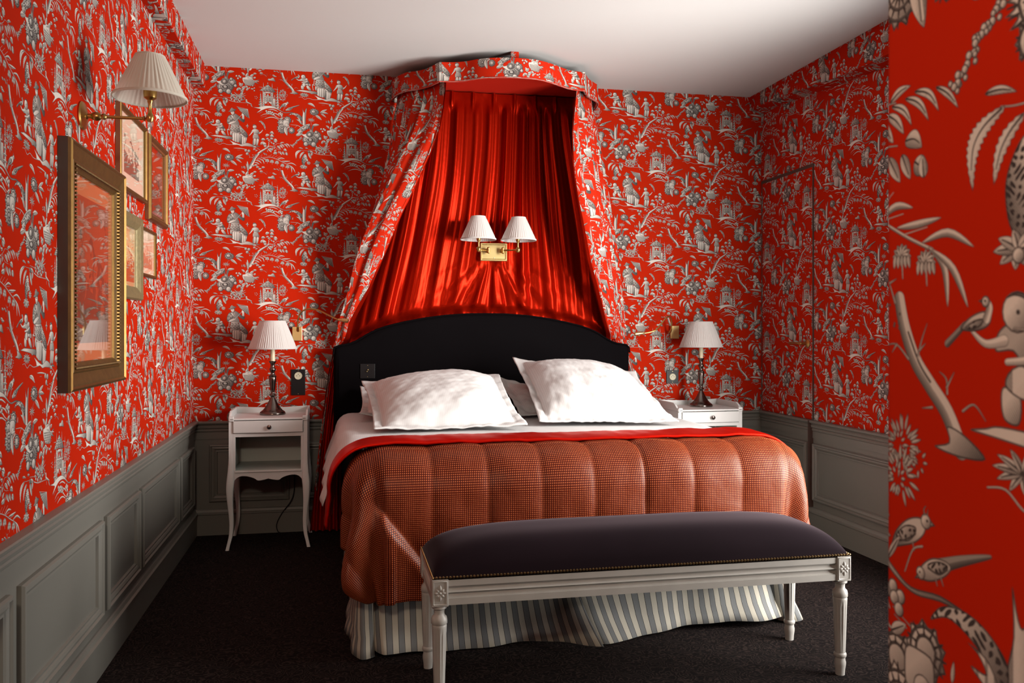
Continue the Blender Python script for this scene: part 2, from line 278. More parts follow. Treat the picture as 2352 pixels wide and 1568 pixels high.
    poly([(1040,705),(1090,710),(1120,790),(1150,910),(1090,920),(1060,960),(1040,1040),(1000,1050),(960,980),(950,860),(990,760)], .15, .95, dirn=(-1,-.4), dots=4.5)
    star(1010,1090,120,9,46,.6); star(1160,960,70,8,26,.9); B(1010,1110,30)
draw_print()
tone = np.clip(tone, 0, 1)
# ---------------------------------------------------------------- materials
img = bpy.data.images.new('toile_print', TW, TH, alpha=False, float_buffer=False, is_data=True)
buf = np.zeros((TH, TW, 4), np.float32); buf[..., 0] = tone; buf[..., 1] = cov; buf[..., 3] = 1
img.pixels.foreach_set(buf.ravel()); img.update(); img.pack()

class NT:
    def __init__(s, name):
        s.m = bpy.data.materials.new(name); s.m.use_nodes = True; s.t = s.m.node_tree
        s.b = s.t.nodes['Principled BSDF']; s.out = s.t.nodes['Material Output']
    def n(s, typ, **k):
        nd = s.t.nodes.new(typ)
        for a, b in k.items():
            if a.startswith('_'): setattr(nd, a[1:], b)
            else:
                key = a.replace('__', ' ')
                nd.inputs[int(key[1:]) if key[0] == 'i' and key[1:].isdigit() else key].default_value = b
        return nd
    def l(s, a, b): s.t.links.new(a, b)
    def math(s, op, a, b=None, c=None):
        nd = s.t.nodes.new('ShaderNodeMath'); nd.operation = op
        for i, v in enumerate((a, b, c)):
            if v is None: continue
            if isinstance(v, (int, float)): nd.inputs[i].default_value = v
            else: s.l(v, nd.inputs[i])
        return nd.outputs[0]
    def mix(s, f, a, b):
        nd = s.t.nodes.new('ShaderNodeMix'); nd.data_type = 'RGBA'
        for i, v in ((0, f), (6, a), (7, b)):
            if isinstance(v, (int, float)): nd.inputs[i].default_value = v
            elif isinstance(v, tuple): nd.inputs[i].default_value = (*v, 1) if len(v) == 3 else v
            else: s.l(v, nd.inputs[i])
        return nd.outputs[2]
    def base(s, c, rough=.5, metal=0., spec=.5, sheen=0., sheen_rough=.4, coat=0.):
        if isinstance(c, tuple): s.b.inputs['Base Color'].default_value = (*c, 1)
        else: s.l(c, s.b.inputs['Base Color'])
        s.b.inputs['Roughness'].default_value = rough; s.b.inputs['Metallic'].default_value = metal
        s.b.inputs['Specular IOR Level'].default_value = spec
        s.b.inputs['Sheen Weight'].default_value = sheen; s.b.inputs['Sheen Roughness'].default_value = sheen_rough
        s.b.inputs['Coat Weight'].default_value = coat
        return s
    def bump(s, h, strength=.3, dist=.002):
        nd = s.t.nodes.new('ShaderNodeBump'); nd.inputs['Strength'].default_value = strength; nd.inputs['Distance'].default_value = dist
        s.l(h, nd.inputs['Height']); s.l(nd.outputs[0], s.b.inputs['Normal']); return s
    def noise(s, scale, detail=4, co=None, rough=.5):
        nd = s.n('ShaderNodeTexNoise', Scale=scale, Detail=detail, Roughness=rough)
        if co is None:
            co = s.t.nodes.new('ShaderNodeTexCoord').outputs['Object']
        s.l(co, nd.inputs['Vector']); return nd.outputs['Fac']
    def uv(s):
        nd = s.t.nodes.new('ShaderNodeUVMap'); nd.uv_map = 'UV'; return nd.outputs[0]

def toile(name, red=(.49,.0165,.0020), cream=(.74,.67,.60), dark=(.045,.036,.036), rough=.8, sheen=0.):
    t = NT(name); tx = t.n('ShaderNodeTexImage'); tx.image = img; tx.interpolation = 'Linear'; t.l(t.uv(), tx.inputs[0])
    sp = t.t.nodes.new('ShaderNodeSeparateColor'); t.l(tx.outputs[0], sp.inputs[0])
    tn = t.math('POWER', sp.outputs[0], 1.75)
    ink = t.mix(tn, dark, cream); col = t.mix(sp.outputs[1], red, ink)
    t.base(col, rough, spec=.06, sheen=sheen); t.bump(t.noise(900, 2), .08, .0005); return t.m

def plain(name, c, rough=.5, metal=0., spec=.5, var=.0, vs=8., bump=0., bs=200., **k):
    t = NT(name)
    if var: t.base(t.mix(t.noise(vs), tuple(x*(1-var) for x in c), tuple(min(1, x*(1+var)) for x in c)), rough, metal, spec, **k)
    else: t.base(c, rough, metal, spec, **k)
    if bump: t.bump(t.noise(bs, 3), bump, .002)
    return t.m

M = {}
M['paper'] = toile('toile_wallpaper')
M['cloth'] = toile('toile_cloth', rough=.7, red=(.53,.0200,.0045), sheen=.0)
M['grey'] = plain('grey_panel_paint', (.190,.182,.158), .42, var=.06, vs=3, bump=.05, bs=60)
M['ceiling'] = plain('ceiling_paint', (.76,.75,.73), .85, spec=.2, var=.015, vs=1.5)
M['white'] = plain('white_furniture_paint', (.86,.845,.825), .36, var=.03, vs=9, bump=.04, bs=40)
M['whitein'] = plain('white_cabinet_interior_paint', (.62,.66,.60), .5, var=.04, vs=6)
M['bench'] = plain('patinated_white_paint', (.50,.475,.44), .42, var=.12, vs=14, bump=.1, bs=70)
M['brass'] = plain('aged_brass', (.48,.31,.10), .30, 1., var=.15, vs=20)
M['brightbrass'] = plain('satin_brass', (.72,.56,.25), .34, 1., var=.05, vs=12)
M['pewter'] = plain('dark_pewter', (.17,.145,.13), .22, 1., var=.3, vs=25)
M['gilt'] = plain('worn_gilt', (.13,.070,.020), .5, .55, var=.4, vs=30, bump=.25, bs=160)
M['gold'] = plain('bright_gilt', (.20,.11,.030), .42, .85, var=.3, vs=40)
M['green_gilt'] = plain('weathered_olive_gilt', (.26,.21,.10), .5, .45, var=.35, vs=60, bump=.5, bs=120)
M['frameside'] = plain('dark_frame_side', (.035,.018,.010), .45, var=.3, vs=10)
M['brownside'] = plain('red_brown_frame_side', (.20,.065,.022), .45, var=.2, vs=10)
M['wax'] = plain('ivory_candle_sleeve', (.72,.62,.42), .45)
M['black'] = plain('black_plastic', (.008,.008,.009), .35, spec=.3)
M['nail'] = plain('antique_brass_nail', (.30,.20,.09), .3, .9)
M['ivory'] = plain('ivory_socket', (.68,.62,.44), .4)
M['groove'] = plain('door_groove', (.05,.028,.02), .7)
M['redboard'] = plain('plain_red_board_cloth', (.56,.016,.004), .8, spec=.2)
M['mattress'] = plain('mattress_ticking', (.7,.68,.65), .8)

t = NT('dark_patterned_carpet')           # wavy moire lines in a brown black carpet
nd = t.n('ShaderNodeTexNoise', Scale=9., Detail=3.); tc = t.n('ShaderNodeTexCoord'); t.l(tc.outputs['Object'], nd.inputs['Vector'])
w = t.math('SINE', t.math('MULTIPLY', nd.outputs['Fac'], 120.)); w2 = t.math('MULTIPLY', t.math('ADD', w, 1.), .5)
w2 = t.math('MULTIPLY', t.math('POWER', w2, 3.), t.math('GREATER_THAN', t.noise(520, 1, tc.outputs['Object']), .49))
t.base(t.mix(w2, (.0065,.0042,.0040), (.060,.040,.034)), .95, spec=.12); t.bump(t.noise(700, 2, tc.outputs['Object']), .5, .004); M['carpet'] = t.m

def satin(name, c, rough=.27):
    t = NT(name); t.base(c, rough, metal=.55, spec=.3)
    t.b.inputs['Specular Tint'].default_value = (1,.22,.12,1)
    t.bump(t.noise(34, 3), .12, .006); return t.m
M['satin'] = satin('red_satin', (.29,.0060,.0010), .33)
M['satin2'] = satin('scarlet_satin', (.60,.009,.003), .34)
M['redlining'] = satin('red_lining', (.42,.008,.0012), .55)

def velvet(name, c, sh):
    t = NT(name); f = t.noise(3.5, 5); t.base(t.mix(f, tuple(x*.7 for x in c), tuple(x*1.4 for x in c)), .85, spec=.06, sheen=sh, sheen_rough=.35)
    t.b.inputs['Sheen Tint'].default_value = (.62,.50,.56,1); t.bump(t.noise(260, 2), .15, .001); return t.m
M['velvet'] = velvet('aubergine_velvet', (.013,.007,.010), .24)
M['hvelvet'] = velvet('black_velvet', (.0022,.0015,.0020), .012)

def linen(name, c=(.72,.70,.69)):
    t = NT(name); sp = t.n('ShaderNodeSeparateXYZ'); t.l(t.uv(), sp.inputs[0])
    s = t.math('GREATER_THAN', t.math('SINE', t.math('MULTIPLY', sp.outputs[0], 6.2832/.0085)), 0.)
    t.base(t.mix(s, tuple(x*.93 for x in c), c), .62, spec=.3, sheen=.1)
    nb = t.n('ShaderNodeTexNoise', Scale=5.5, Detail=5., Distortion=.8); t.l(t.n('ShaderNodeTexCoord').outputs['Object'], nb.inputs['Vector'])
    t.bump(nb.outputs['Fac'], .22, .02)
    return t.m
M['linen'] = linen('striped_white_cotton')

def shade(name, c=(.84,.80,.77), tr=.35):
    t = NT(name); t.base(c, .75, spec=.15)
    tl = t.n('ShaderNodeBsdfTranslucent'); tl.inputs[0].default_value = (*c, 1); mx = t.n('ShaderNodeMixShader'); mx.inputs[0].default_value = tr
    t.l(t.b.outputs[0], mx.inputs[1]); t.l(tl.outputs[0], mx.inputs[2]); t.l(mx.outputs[0], t.out.inputs[0]); return t.m
M['shade'] = shade('pleated_white_silk'); M['shade2'] = shade('pleated_cream_silk', (.80,.74,.64), .3)

t = NT('woven_orange_check')              # tiny pale dots in a rust and crimson check weave
sp = t.n('ShaderNodeSeparateXYZ'); t.l(t.uv(), sp.inputs[0]); P_ = 6.2832/.0072
su = t.math('SINE', t.math('MULTIPLY', sp.outputs[0], P_)); sv = t.math('SINE', t.math('MULTIPLY', sp.outputs[1], P_))
gu = t.math('GREATER_THAN', su, .0); gv = t.math('GREATER_THAN', sv, .0)
cA = t.mix(gu, (.10,.006,.001), (.31,.038,.003)); cB = t.mix(gu, (.035,.003,.001), (.16,.013,.002)); c = t.mix(gv, cB, cA)
dot = t.math('GREATER_THAN', t.math('MINIMUM', su, sv), .5); c = t.mix(dot, c, (.86,.30,.11))
t.base(c, .46, spec=.22, sheen=.0, sheen_rough=.3); t.b.inputs['Sheen Tint'].default_value = (1,.6,.45,1)
t.bump(t.noise(16, 4), .22, .012); M['quilt'] = t.m

t = NT('striped_skirt_cotton')            # cream and grey stripes edged with thin dark lines
sp = t.n('ShaderNodeSeparateXYZ'); t.l(t.uv(), sp.inputs[0])
f = t.math('FRACT', t.math('DIVIDE', sp.outputs[0], .0455))
g = t.math('GREATER_THAN', f, .5); ln = t.math('LESS_THAN', t.math('MINIMUM', t.math('ABSOLUTE', t.math('SUBTRACT', f, .5)), t.math('ABSOLUTE', t.math('SUBTRACT', f, .985))), .022)
c = t.mix(ln, t.mix(g, (.50,.46,.38), (.19,.195,.195)), (.035,.033,.032))
t.base(c, .8, spec=.2); t.bump(t.noise(30, 3), .15, .006); M['stripe'] = t.m

def printed(name, ground, ink, mat_c, border):
    """an old print in its mount: mount colour outside, mottled engraved scene inside"""
    t = NT(name); sp = t.n('ShaderNodeSeparateXYZ'); t.l(t.uv(), sp.inputs[0])
    du = t.math('ABSOLUTE', t.math('SUBTRACT', sp.outputs[0], .5)); dv = t.math('ABSOLUTE', t.math('SUBTRACT', sp.outputs[1], .5))
    ins = t.math('LESS_THAN', t.math('MAXIMUM', du, dv), border)
    nz = t.n('ShaderNodeTexNoise', Scale=7., Detail=8., Distortion=1.5); t.l(t.uv(), nz.inputs['Vector'])
    low = t.math('MULTIPLY', t.math('SUBTRACT', .80, sp.outputs[1]), .55)
    k = t.math('GREATER_THAN', t.math('ADD', nz.outputs['Fac'], low), .66)
    c = t.mix(ins, mat_c, t.mix(k, ground, ink)); t.base(c, .7, spec=.2); return t.m
M['printA'] = printed('rust_mount_print', (.34,.075,.032), (.14,.055,.03), (.55,.19,.08), .40)
M['printB'] = printed('landscape_print', (.80,.62,.46), (.20,.13,.09), (.85,.68,.52), .30)
M['printC'] = printed('dark_red_print', (.42,.06,.02), (.18,.06,.03), (.36,.03,.01), .45)
M['printD'] = printed('ochre_print', (.75,.52,.27), (.45,.12,.05), (.60,.40,.20), .42)
M['printE'] = printed('pink_sepia_print', (.85,.55,.38), (.60,.26,.15), (.88,.62,.44), .36)
t = NT('picture_glass'); t.base((.9,.9,.9), .02)
gl = t.n('ShaderNodeBsdfGlossy'); gl.inputs['Roughness'].default_value = .015; gl.inputs[0].default_value = (1,1,1,1)
tp = t.n('ShaderNodeBsdfTransparent'); fr = t.n('ShaderNodeLayerWeight'); mx = t.n('ShaderNodeMixShader')
t.l(t.math('ADD', t.math('MULTIPLY', t.math('POWER', fr.outputs['Facing'], 5.), .8), .03), mx.inputs[0]); t.l(tp.outputs[0], mx.inputs[1]); t.l(gl.outputs[0], mx.inputs[2]); t.l(mx.outputs[0], t.out.inputs[0]); M['glass'] = t.m

# ---------------------------------------------------------------- mesh helpers
class MB:
    """collects vertices, faces and uvs; build() links them as one mesh object"""
    def __init__(s): s.v = []; s.f = []; s.uv = []; s.mi = []
    def quad(s, pts, uvs=None, mi=0):
        b = len(s.v); s.v += [tuple(p) for p in pts]; s.f.append(tuple(range(b, b+len(pts)))); s.uv.append(uvs or [(0, 0)]*len(pts)); s.mi.append(mi)
    def box(s, x0, y0, z0, x1, y1, z1, mi=0):
        p = [(x0,y0,z0),(x1,y0,z0),(x1,y1,z0),(x0,y1,z0),(x0,y0,z1),(x1,y0,z1),(x1,y1,z1),(x0,y1,z1)]
        b = len(s.v); s.v += p
        for f in ((0,3,2,1),(4,5,6,7),(0,1,5,4),(1,2,6,5),(2,3,7,6),(3,0,4,7)):
            s.f.append(tuple(b+i for i in f)); s.uv.append([(p[i][0]+p[i][1], p[i][2]) for i in f]); s.mi.append(mi)
        return s
    def grid(s, P, uv=None, mi=0, cu=False, cv=False):
        """P[i][j] rows of points"""
        n, m = len(P), len(P[0]); b = len(s.v)
        for r in P: s.v += [tuple(q) for q in r]
        for i in range(n if cu else n-1):
            for j in range(m if cv else m-1):
                i2, j2 = (i+1) % n, (j+1) % m
                s.f.append((b+i*m+j, b+i2*m+j, b+i2*m+j2, b+i*m+j2)); s.mi.append(mi)
                if uv: s.uv.append([uv(i, j), uv(i+1, j), uv(i+1, j+1), uv(i, j+1)])
                else: s.uv.append([(i/n, j/m), ((i+1)/n, j/m), ((i+1)/n, (j+1)/m), (i/n, (j+1)/m)])
        return s
    def lathe(s, prof, n=32, c=(0,0,0), mod=None, mi=0, ax=None):
        """prof: (radius, height) list; mod(angle, k) scales the radius; ax: matrix to place it"""
        R = []
        for i in range(n):
            a = 2*PI*i/n; row = []
            for k, (r, z) in enumerate(prof):
                q = r*(mod(a, k) if mod else 1); p = Vector((q*math.cos(a), q*math.sin(a), z))
                if ax is not None: p = ax @ p
                row.append((p[0]+c[0], p[1]+c[1], p[2]+c[2]))
            R.append(row)
        return s.grid(R, cu=True, mi=mi, uv=lambda i, j: (i/n, j/len(prof)))
    def tube(s, pts, rad, n=10, mi=0, closed=False, flat=1., caps=True):
        P = [Vector(p) for p in pts]; R = []; up = Vector((.13,.2,1)).normalized(); m = len(P)
        for i, p in enumerate(P):
            a = P[max(i-1, 0)]; b = P[min(i+1, m-1)]; d = (b-a).normalized()
            x = d.cross(up)
            if x.length < 1e-3: x = d.cross(Vector((1,0,0)))
            x.normalize(); y = x.cross(d).normalized(); r = rad[i] if isinstance(rad, (list, tuple)) else rad
            R.append([p+x*r*math.cos(2*PI*k/n)+y*r*flat*math.sin(2*PI*k/n) for k in range(n)])
        s.grid(R, cv=True, mi=mi)
        if caps:
            b = len(s.v)
            for row in (R[0][::-1], R[-1]): s.quad(row, mi=mi)
        return s
    def prism(s, poly, y0, y1, mi=0, axis='y', bev=0.):
        """polygon in (a, b) extruded along an axis; axis y -> (a, y, b), x -> (y, a, b), z -> (a, b, y)"""
        def P(a, b, t): return {'y': (a, t, b), 'x': (t, a, b), 'z': (a, b, t)}[axis]
        n = len(poly); A = [P(a, b, y0) for a, b in poly]; B = [P(a, b, y1) for a, b in poly]
        b0 = len(s.v); s.v += A+B
        s.f.append(tuple(range(b0, b0+n))); s.uv.append([(a, b) for a, b in poly]); s.mi.append(mi)
        s.f.append(tuple(range(b0+2*n-1, b0+n-1, -1))); s.uv.append([(a, b) for a, b in poly[::-1]]); s.mi.append(mi)
        for i in range(n):
            j = (i+1) % n; s.f.append((b0+i, b0+n+i, b0+n+j, b0+j)); s.uv.append([(0,0)]*4); s.mi.append(mi)
        return s
    def build(s, name, mat, parent=None, smooth=False, bevel=0., seg=2, solid=0., sub=0, auto=35, merge=True, off=-1.):
        me = bpy.data.meshes.new(name); me.from_pydata(s.v, [], s.f)
        uvl = me.uv_layers.new(name='UV'); fl = [c for u in s.uv for q in u for c in q]; uvl.data.foreach_set('uv', fl)
        for m_ in (mat if isinstance(mat, (list, tuple)) else [mat]): me.materials.append(m_)
        me.polygons.foreach_set('material_index', s.mi)
        bm = bmesh.new(); bm.from_mesh(me)
        if merge: bmesh.ops.remove_doubles(bm, verts=bm.verts, dist=1e-5)
        bmesh.ops.recalc_face_normals(bm, faces=bm.faces); bm.to_mesh(me); bm.free()
        if smooth:
            me.polygons.foreach_set('use_smooth', [True]*len(me.polygons))
        o = bpy.data.objects.new(name, me); COL.objects.link(o)
        if solid: md = o.modifiers.new('t', 'SOLIDIFY'); md.thickness = solid; md.offset = off
        if bevel: md = o.modifiers.new('b', 'BEVEL'); md.width = bevel; md.segments = seg; md.limit_method = 'ANGLE'; md.angle_limit = .6; md.harden_normals = False
        if sub: md = o.modifiers.new('s', 'SUBSURF'); md.levels = sub; md.render_levels = sub
        if smooth and auto and not sub:
            try: me.set_sharp_from_angle(angle=math.radians(auto))
            except Exception: pass
        if parent: o.parent = parent; o.matrix_parent_inverse = parent.matrix_world.inverted() if parent.matrix_world else Matrix()
        return o
def bbox(name, mat, x0, y0, z0, x1, y1, z1, parent=None, bevel=0.003):
    return MB().box(x0, y0, z0, x1, y1, z1).build(name, mat, parent, bevel=bevel)
def thing(name, label, cat, loc=(0,0,0), group=None):
    o = bpy.data.objects.new(name, None); COL.objects.link(o); o.location = loc; o.empty_display_size = .05
    o['label'] = label; o['category'] = cat
    if group: o['group'] = group
    bpy.context.view_layer.update(); return o
def tag(o, label, cat, group=None):
    o['label'] = label; o['category'] = cat
    if group: o['group'] = group
    return o
def struct(o): o['kind'] = 'structure'; return o
def copy_thing(root, delta, label):
    r = root.copy(); COL.objects.link(r); r.location = root.location+Vector(delta); r['label'] = label
    for ch in root.children:
        c = ch.copy(); COL.objects.link(c); c.parent = r; c.matrix_parent_inverse = ch.matrix_parent_inverse.copy()
        for g in ch.children:
            d = g.copy(); COL.objects.link(d); d.parent = c; d.matrix_parent_inverse = g.matrix_parent_inverse.copy()
    return r
def lerp(a, b, t): return a+(b-a)*t
def sstep(a, b, x): t = min(1, max(0, (x-a)/(b-a))); return t*t*(3-2*t)
def interp(tab, x):
    if x <= tab[0][0]: return tab[0][1]
    for (a, p), (b, q) in zip(tab, tab[1:]):
        if x <= b: return lerp(p, q, (x-a)/(b-a))
    return tab[-1][1]
def spline(pts, n):
    out = []; m = len(pts)
    for i in range(m-1):
        p0, p1, p2, p3 = pts[max(i-1,0)], pts[i], pts[i+1], pts[min(i+2,m-1)]
        for k in range(n):
            t = k/n; out.append(tuple(.5*((2*b)+(c-a)*t+(2*a-5*b+4*c-d)*t*t+(3*b-a-3*c+d)*t**3) for a, b, c, d in zip(p0, p1, p2, p3)))
    out.append(tuple(pts[-1])); return out
class FN:                                  # small smooth value noise for cloth
    def __init__(s, seed): r = random.Random(seed); s.c = [(r.uniform(-1,1), r.uniform(-1,1), r.uniform(-1,1), r.uniform(0,6.3)) for _ in range(9)]
    def __call__(s, x, y, f=1.):
        return sum(math.sin(f*(1+.45*i)*(a*x*2+b*y*2)+p+1.3*math.sin(f*(c*x-a*y)))/(1+.35*i) for i, (a, b, c, p) in enumerate(s.c))/4

# ---------------------------------------------------------------- the room
XL, XR, CEIL, HX, YF, YR = -.83, 2.763, 2.745, .45, -4.635, -6.6
def uvp(s, z): return (s*1000/(2*PH), z*1000/PV)
HATX, HATZ = -.616, 2.51
def uv_back(x, y, z): return uvp(x, z)
def uv_left(x, y, z): return uvp(HATX+(y+2.661), z+HATZ-1.899)
def uv_right(x, y, z): return uvp(HATX-(y+.857), z+HATZ-2.214)
def uv_hall(x, y, z): return uvp(-.693-(y+4.778), z+2.43-1.220)
def face(mb, pts, f, mi=0): mb.quad(pts, [f(*p) for p in pts], mi)
w = MB(); w.box(XL-.12, .0005, 0, XR+.12, .12, CEIL, 1); face(w, [(XL,0,0),(XR,0,0),(XR,0,CEIL),(XL,0,CEIL)], uv_back)
struct(w.build('wall_back', [M['paper'], M['grey']]))
w = MB(); w.box(XL-.12, YR, 0, XL-.0005, .0, CEIL, 1); face(w, [(XL,YR,0),(XL,0,0),(XL,0,CEIL),(XL,YR,CEIL)], uv_left)
struct(w.build('wall_left', [M['paper'], M['grey']]))
WY0, WY1, WZ0, WZ1 = -2.98, -1.84, .35, 2.30          # the window opening in the right wall
w = MB()
for (a, b, c, d) in ((YF, WY0, 0, CEIL), (WY1, 0, 0, CEIL), (WY0, WY1, 0, WZ0), (WY0, WY1, WZ1, CEIL)):
    face(w, [(XR,b,c),(XR,a,c),(XR,a,d),(XR,b,d)], uv_right); w.box(XR+.0005, a, c, XR+.14, b, d, 1)
struct(w.build('wall_right', [M['paper'], M['grey']]))
r_ = .008; cor = [(HX+r_-r_*math.cos(a*PI/10), YF-r_+r_*math.sin(a*PI/10)) for a in range(6)]
w = MB(); pl = [(HX, YR)]+cor+[(XR, YF)]
for (a, b) in zip(pl, pl[1:]):
    s0 = -.693-(a[1]+4.778)-(a[0]-HX if a[0] > HX+.002 else 0); s1 = -.693-(b[1]+4.778)-(b[0]-HX if b[0] > HX+.002 else 0)
    z = 2.43-1.220
    w.quad([(a[0],a[1],0),(b[0],b[1],0),(b[0],b[1],CEIL),(a[0],a[1],CEIL)], [uvp(s0,z),uvp(s1,z),uvp(s1,CEIL+z),uvp(s0,CEIL+z)])
w.box(HX+.02, YR, 0, XR, YF-.02, CEIL, 1)
struct(w.build('wall_hall', [M['paper'], M['grey']], smooth=True, auto=60))
w = MB(); w.box(XL-.12, YR-.12, 0, HX+.1, YR-.0005, CEIL, 1); face(w, [(HX,YR,0),(XL,YR,0),(XL,YR,CEIL),(HX,YR,CEIL)], uv_back)
struct(w.build('wall_rear', [M['paper'], M['grey']]))
struct(bbox('floor', M['carpet'], XL-.12, YR-.12, -.08, XR+.2, .12, 0, bevel=0))
struct(bbox('ceiling', M['ceiling'], XL-.12, YR-.12, CEIL, XR+.2, .12, CEIL+.08, bevel=0))

# papered soffit boxes along the side walls
w = MB(); x1, zb = -.767, 2.618
face(w, [(x1,YR,zb),(x1,0,zb),(x1,0,CEIL),(x1,YR,CEIL)], uv_left)
w.quad([(XL,YR,zb),(XL,0,zb),(x1,0,zb),(x1,YR,zb)], [uv_left(0,YR,zb-.063),uv_left(0,0,zb-.063),uv_left(0,0,zb),uv_left(0,YR,zb)])
struct(w.build('trim_1', M['paper'], solid=.004, off=-1))
w = MB(); x1 = 2.681; N = 18
for i in range(N):
    ya, yb = -i*4.63/N, -(i+1)*4.63/N
    za, zb = (2.656-.085*sstep(0, 1, -q/1.4) for q in (ya, yb))
    w.quad([(x1,ya,za),(x1,yb,zb),(x1,yb,CEIL),(x1,ya,CEIL)], [uv_right(0,ya,za),uv_right(0,yb,zb),uv_right(0,yb,CEIL),uv_right(0,ya,CEIL)])
    w.quad([(XR,ya,za-.02),(XR,yb,zb-.02),(x1,yb,zb),(x1,ya,za)], [uv_right(0,ya,za-.08),uv_right(0,yb,zb-.08),uv_right(0,yb,zb),uv_right(0,ya,za)])
struct(w.build('trim_2', M['paper'], smooth=True, auto=50))

# wainscot: chair rail, picture-frame mouldings, tall skirting
RAIL = [(0,.560),(.010,.560),(.010,.600),(.014,.604),(.016,.612),(.013,.618),(.020,.624),(.022,.634),(.018,.640),(.024,.648),(.033,.652),(.034,.660),(.030,.664),(0,.665)]
BASE = [(0,.0),(.024,.0),(.024,.118),(.030,.122),(.030,.129),(.022,.134),(.017,.146),(.012,.150),(0,.152)]
PAN = [(0,0),(.012,.0),(.020,.004),(.021,.010),(.014,.015),(.016,.024),(.012,.032),(.008,.036),(.009,.043),(0,.046)]   # (projection, inward)
def along(axis, wall, sign, a, b, prof, name, closed_ends=True, mb=None):
    """extrude a wall profile (projection, z) from a to b"""
    m = mb or MB(); row = []
    for t in (a, b):
        row.append([((t, wall+sign*p, z) if axis == 'x' else (wall+sign*p, t, z)) for p, z in prof])
    m.grid(row)
    return m
def frame_mould(m, axis, wall, sign, a, b, z0, z1, prof=PAN, base=.006):
    ring = []
    for p, i in prof:
        c = [(a+i, z0+i), (b-i, z0+i), (b-i, z1-i), (a+i, z1-i)]
        ring.append([((t, wall+sign*(p+base), z) if axis == 'x' else (wall+sign*(p+base), t, z)) for t, z in c])
    m.grid(ring, cv=True)
def field(m, axis, wall, sign, a, b, z0, z1, p=.006):
    pts = [((t, wall+sign*p, z) if axis == 'x' else (wall+sign*p, t, z)) for t, z in ((a,z0),(b,z0),(b,z1),(a,z1))]; m.quad(pts)
def wainscot(n, axis, wall, sign, a, b, panels, side):
    m = MB(); along(axis, wall, sign, a, b, RAIL, '', mb=m); field(m, axis, wall, sign, a, b, .0, .60)
    for p0, p1 in panels: frame_mould(m, axis, wall, sign, p0, p1, .193, .530)
    struct(m.build('trim_%d' % n, M['grey'], merge=False))
    struct(along(axis, wall, sign, a, b, BASE, '').build('baseboard_'+side, M['grey'], merge=False))
wainscot(3, 'y', XL, 1, YR, 0, [(-5.2,-4.4),(-4.34,-3.85),(-3.79,-2.90),(-2.826,-2.035),(-1.975,-1.462),(-1.415,-.572),(-.508,-.10)], 'left')
wainscot(4, 'x', 0, -1, XL, XR, [(-.740,-.285),(-.20,.85),(.92,1.97),(2.04,2.654)], 'back')
wainscot(5, 'y', XR, -1, -1.76, 0, [(-.597,-.065),(-1.69,-.668)], 'right')
wainscot(6, 'x', YF, 1, .6, XR, [(.7,1.6),(1.7,2.6)], 'front')
wainscot(7, 'y', XR, -1, YF, -3.06, [(-4.5,-3.16)], 'corner')

# jib door hidden in the papered right wall
m = MB(); x_ = XR-.004; a, b = -.643, -.028
m.box(x_, a, .668, XR, b, 2.168, 1); face(m, [(x_-.0006,b,.668),(x_-.0006,a,.668),(x_-.0006,a,2.168),(x_-.0006,b,2.168)], uv_right)
door = struct(m.build('door_1', [M['paper'], M['groove']]))
m = MB(); m.box(XR-.006, a-.012, 2.166, XR, b+.012, 2.186); m.box(XR-.0065, a-.008, .668, XR, a, 2.168); m.box(XR-.0065, b, .668, XR, b+.007, 2.168)
m.box(XR-.040, a-.010, .152, XR-.006, a-.006, .664)
m.build('door_gap', plain('brown_door_edge', (.075,.040,.030), .6), door)
hd = MB(); A = Matrix.Rotation(-PI/2, 4, 'Y')
hd.lathe([(0,0),(.024,0),(.026,.004),(.020,.008),(.010,.012),(.009,.045),(.012,.048),(.011,.054),(0,.056)], 24, (XR-.005,-.590,1.118), ax=A)
hd.tube(spline([(XR-.052,-.590,1.118),(XR-.055,-.55,1.118),(XR-.053,-.50,1.119),(XR-.050,-.455,1.118)], 4), [.007,.008,.009,.010,.0095,.009,.009,.0095,.010,.0115,.012,.011,.008], 12, flat=.8)
hd.build('door_handle', M['brass'], door, smooth=True)

# window in the right wall, out of the photograph, through which the daylight comes
m = MB(); d = .035
for q in ((WY0,WZ0,WY1,WZ0+d),(WY0,WZ1-d,WY1,WZ1),(WY0,WZ0,WY0+d,WZ1),(WY1-d,WZ0,WY1,WZ1)): m.box(XR+.09, q[0], q[1], XR+.13, q[2], q[3])
struct(m.build('window_1', M['white'], bevel=.004))
struct(bbox('trim_8', M['white'], XR-.03, WY0-.05, WZ0-.03, XR+.15, WY1+.05, WZ0, bevel=.004))
for k, q in enumerate(((WY0-.07,WZ0,WY0,WZ1+.07),(WY1,WZ0,WY1+.07,WZ1+.07),(WY0,WZ1,WY1,WZ1+.07))): struct(bbox('trim_%d' % (9+k), M['grey'], XR-.02, q[0], q[1], XR-.001, q[2], q[3], bevel=.003))

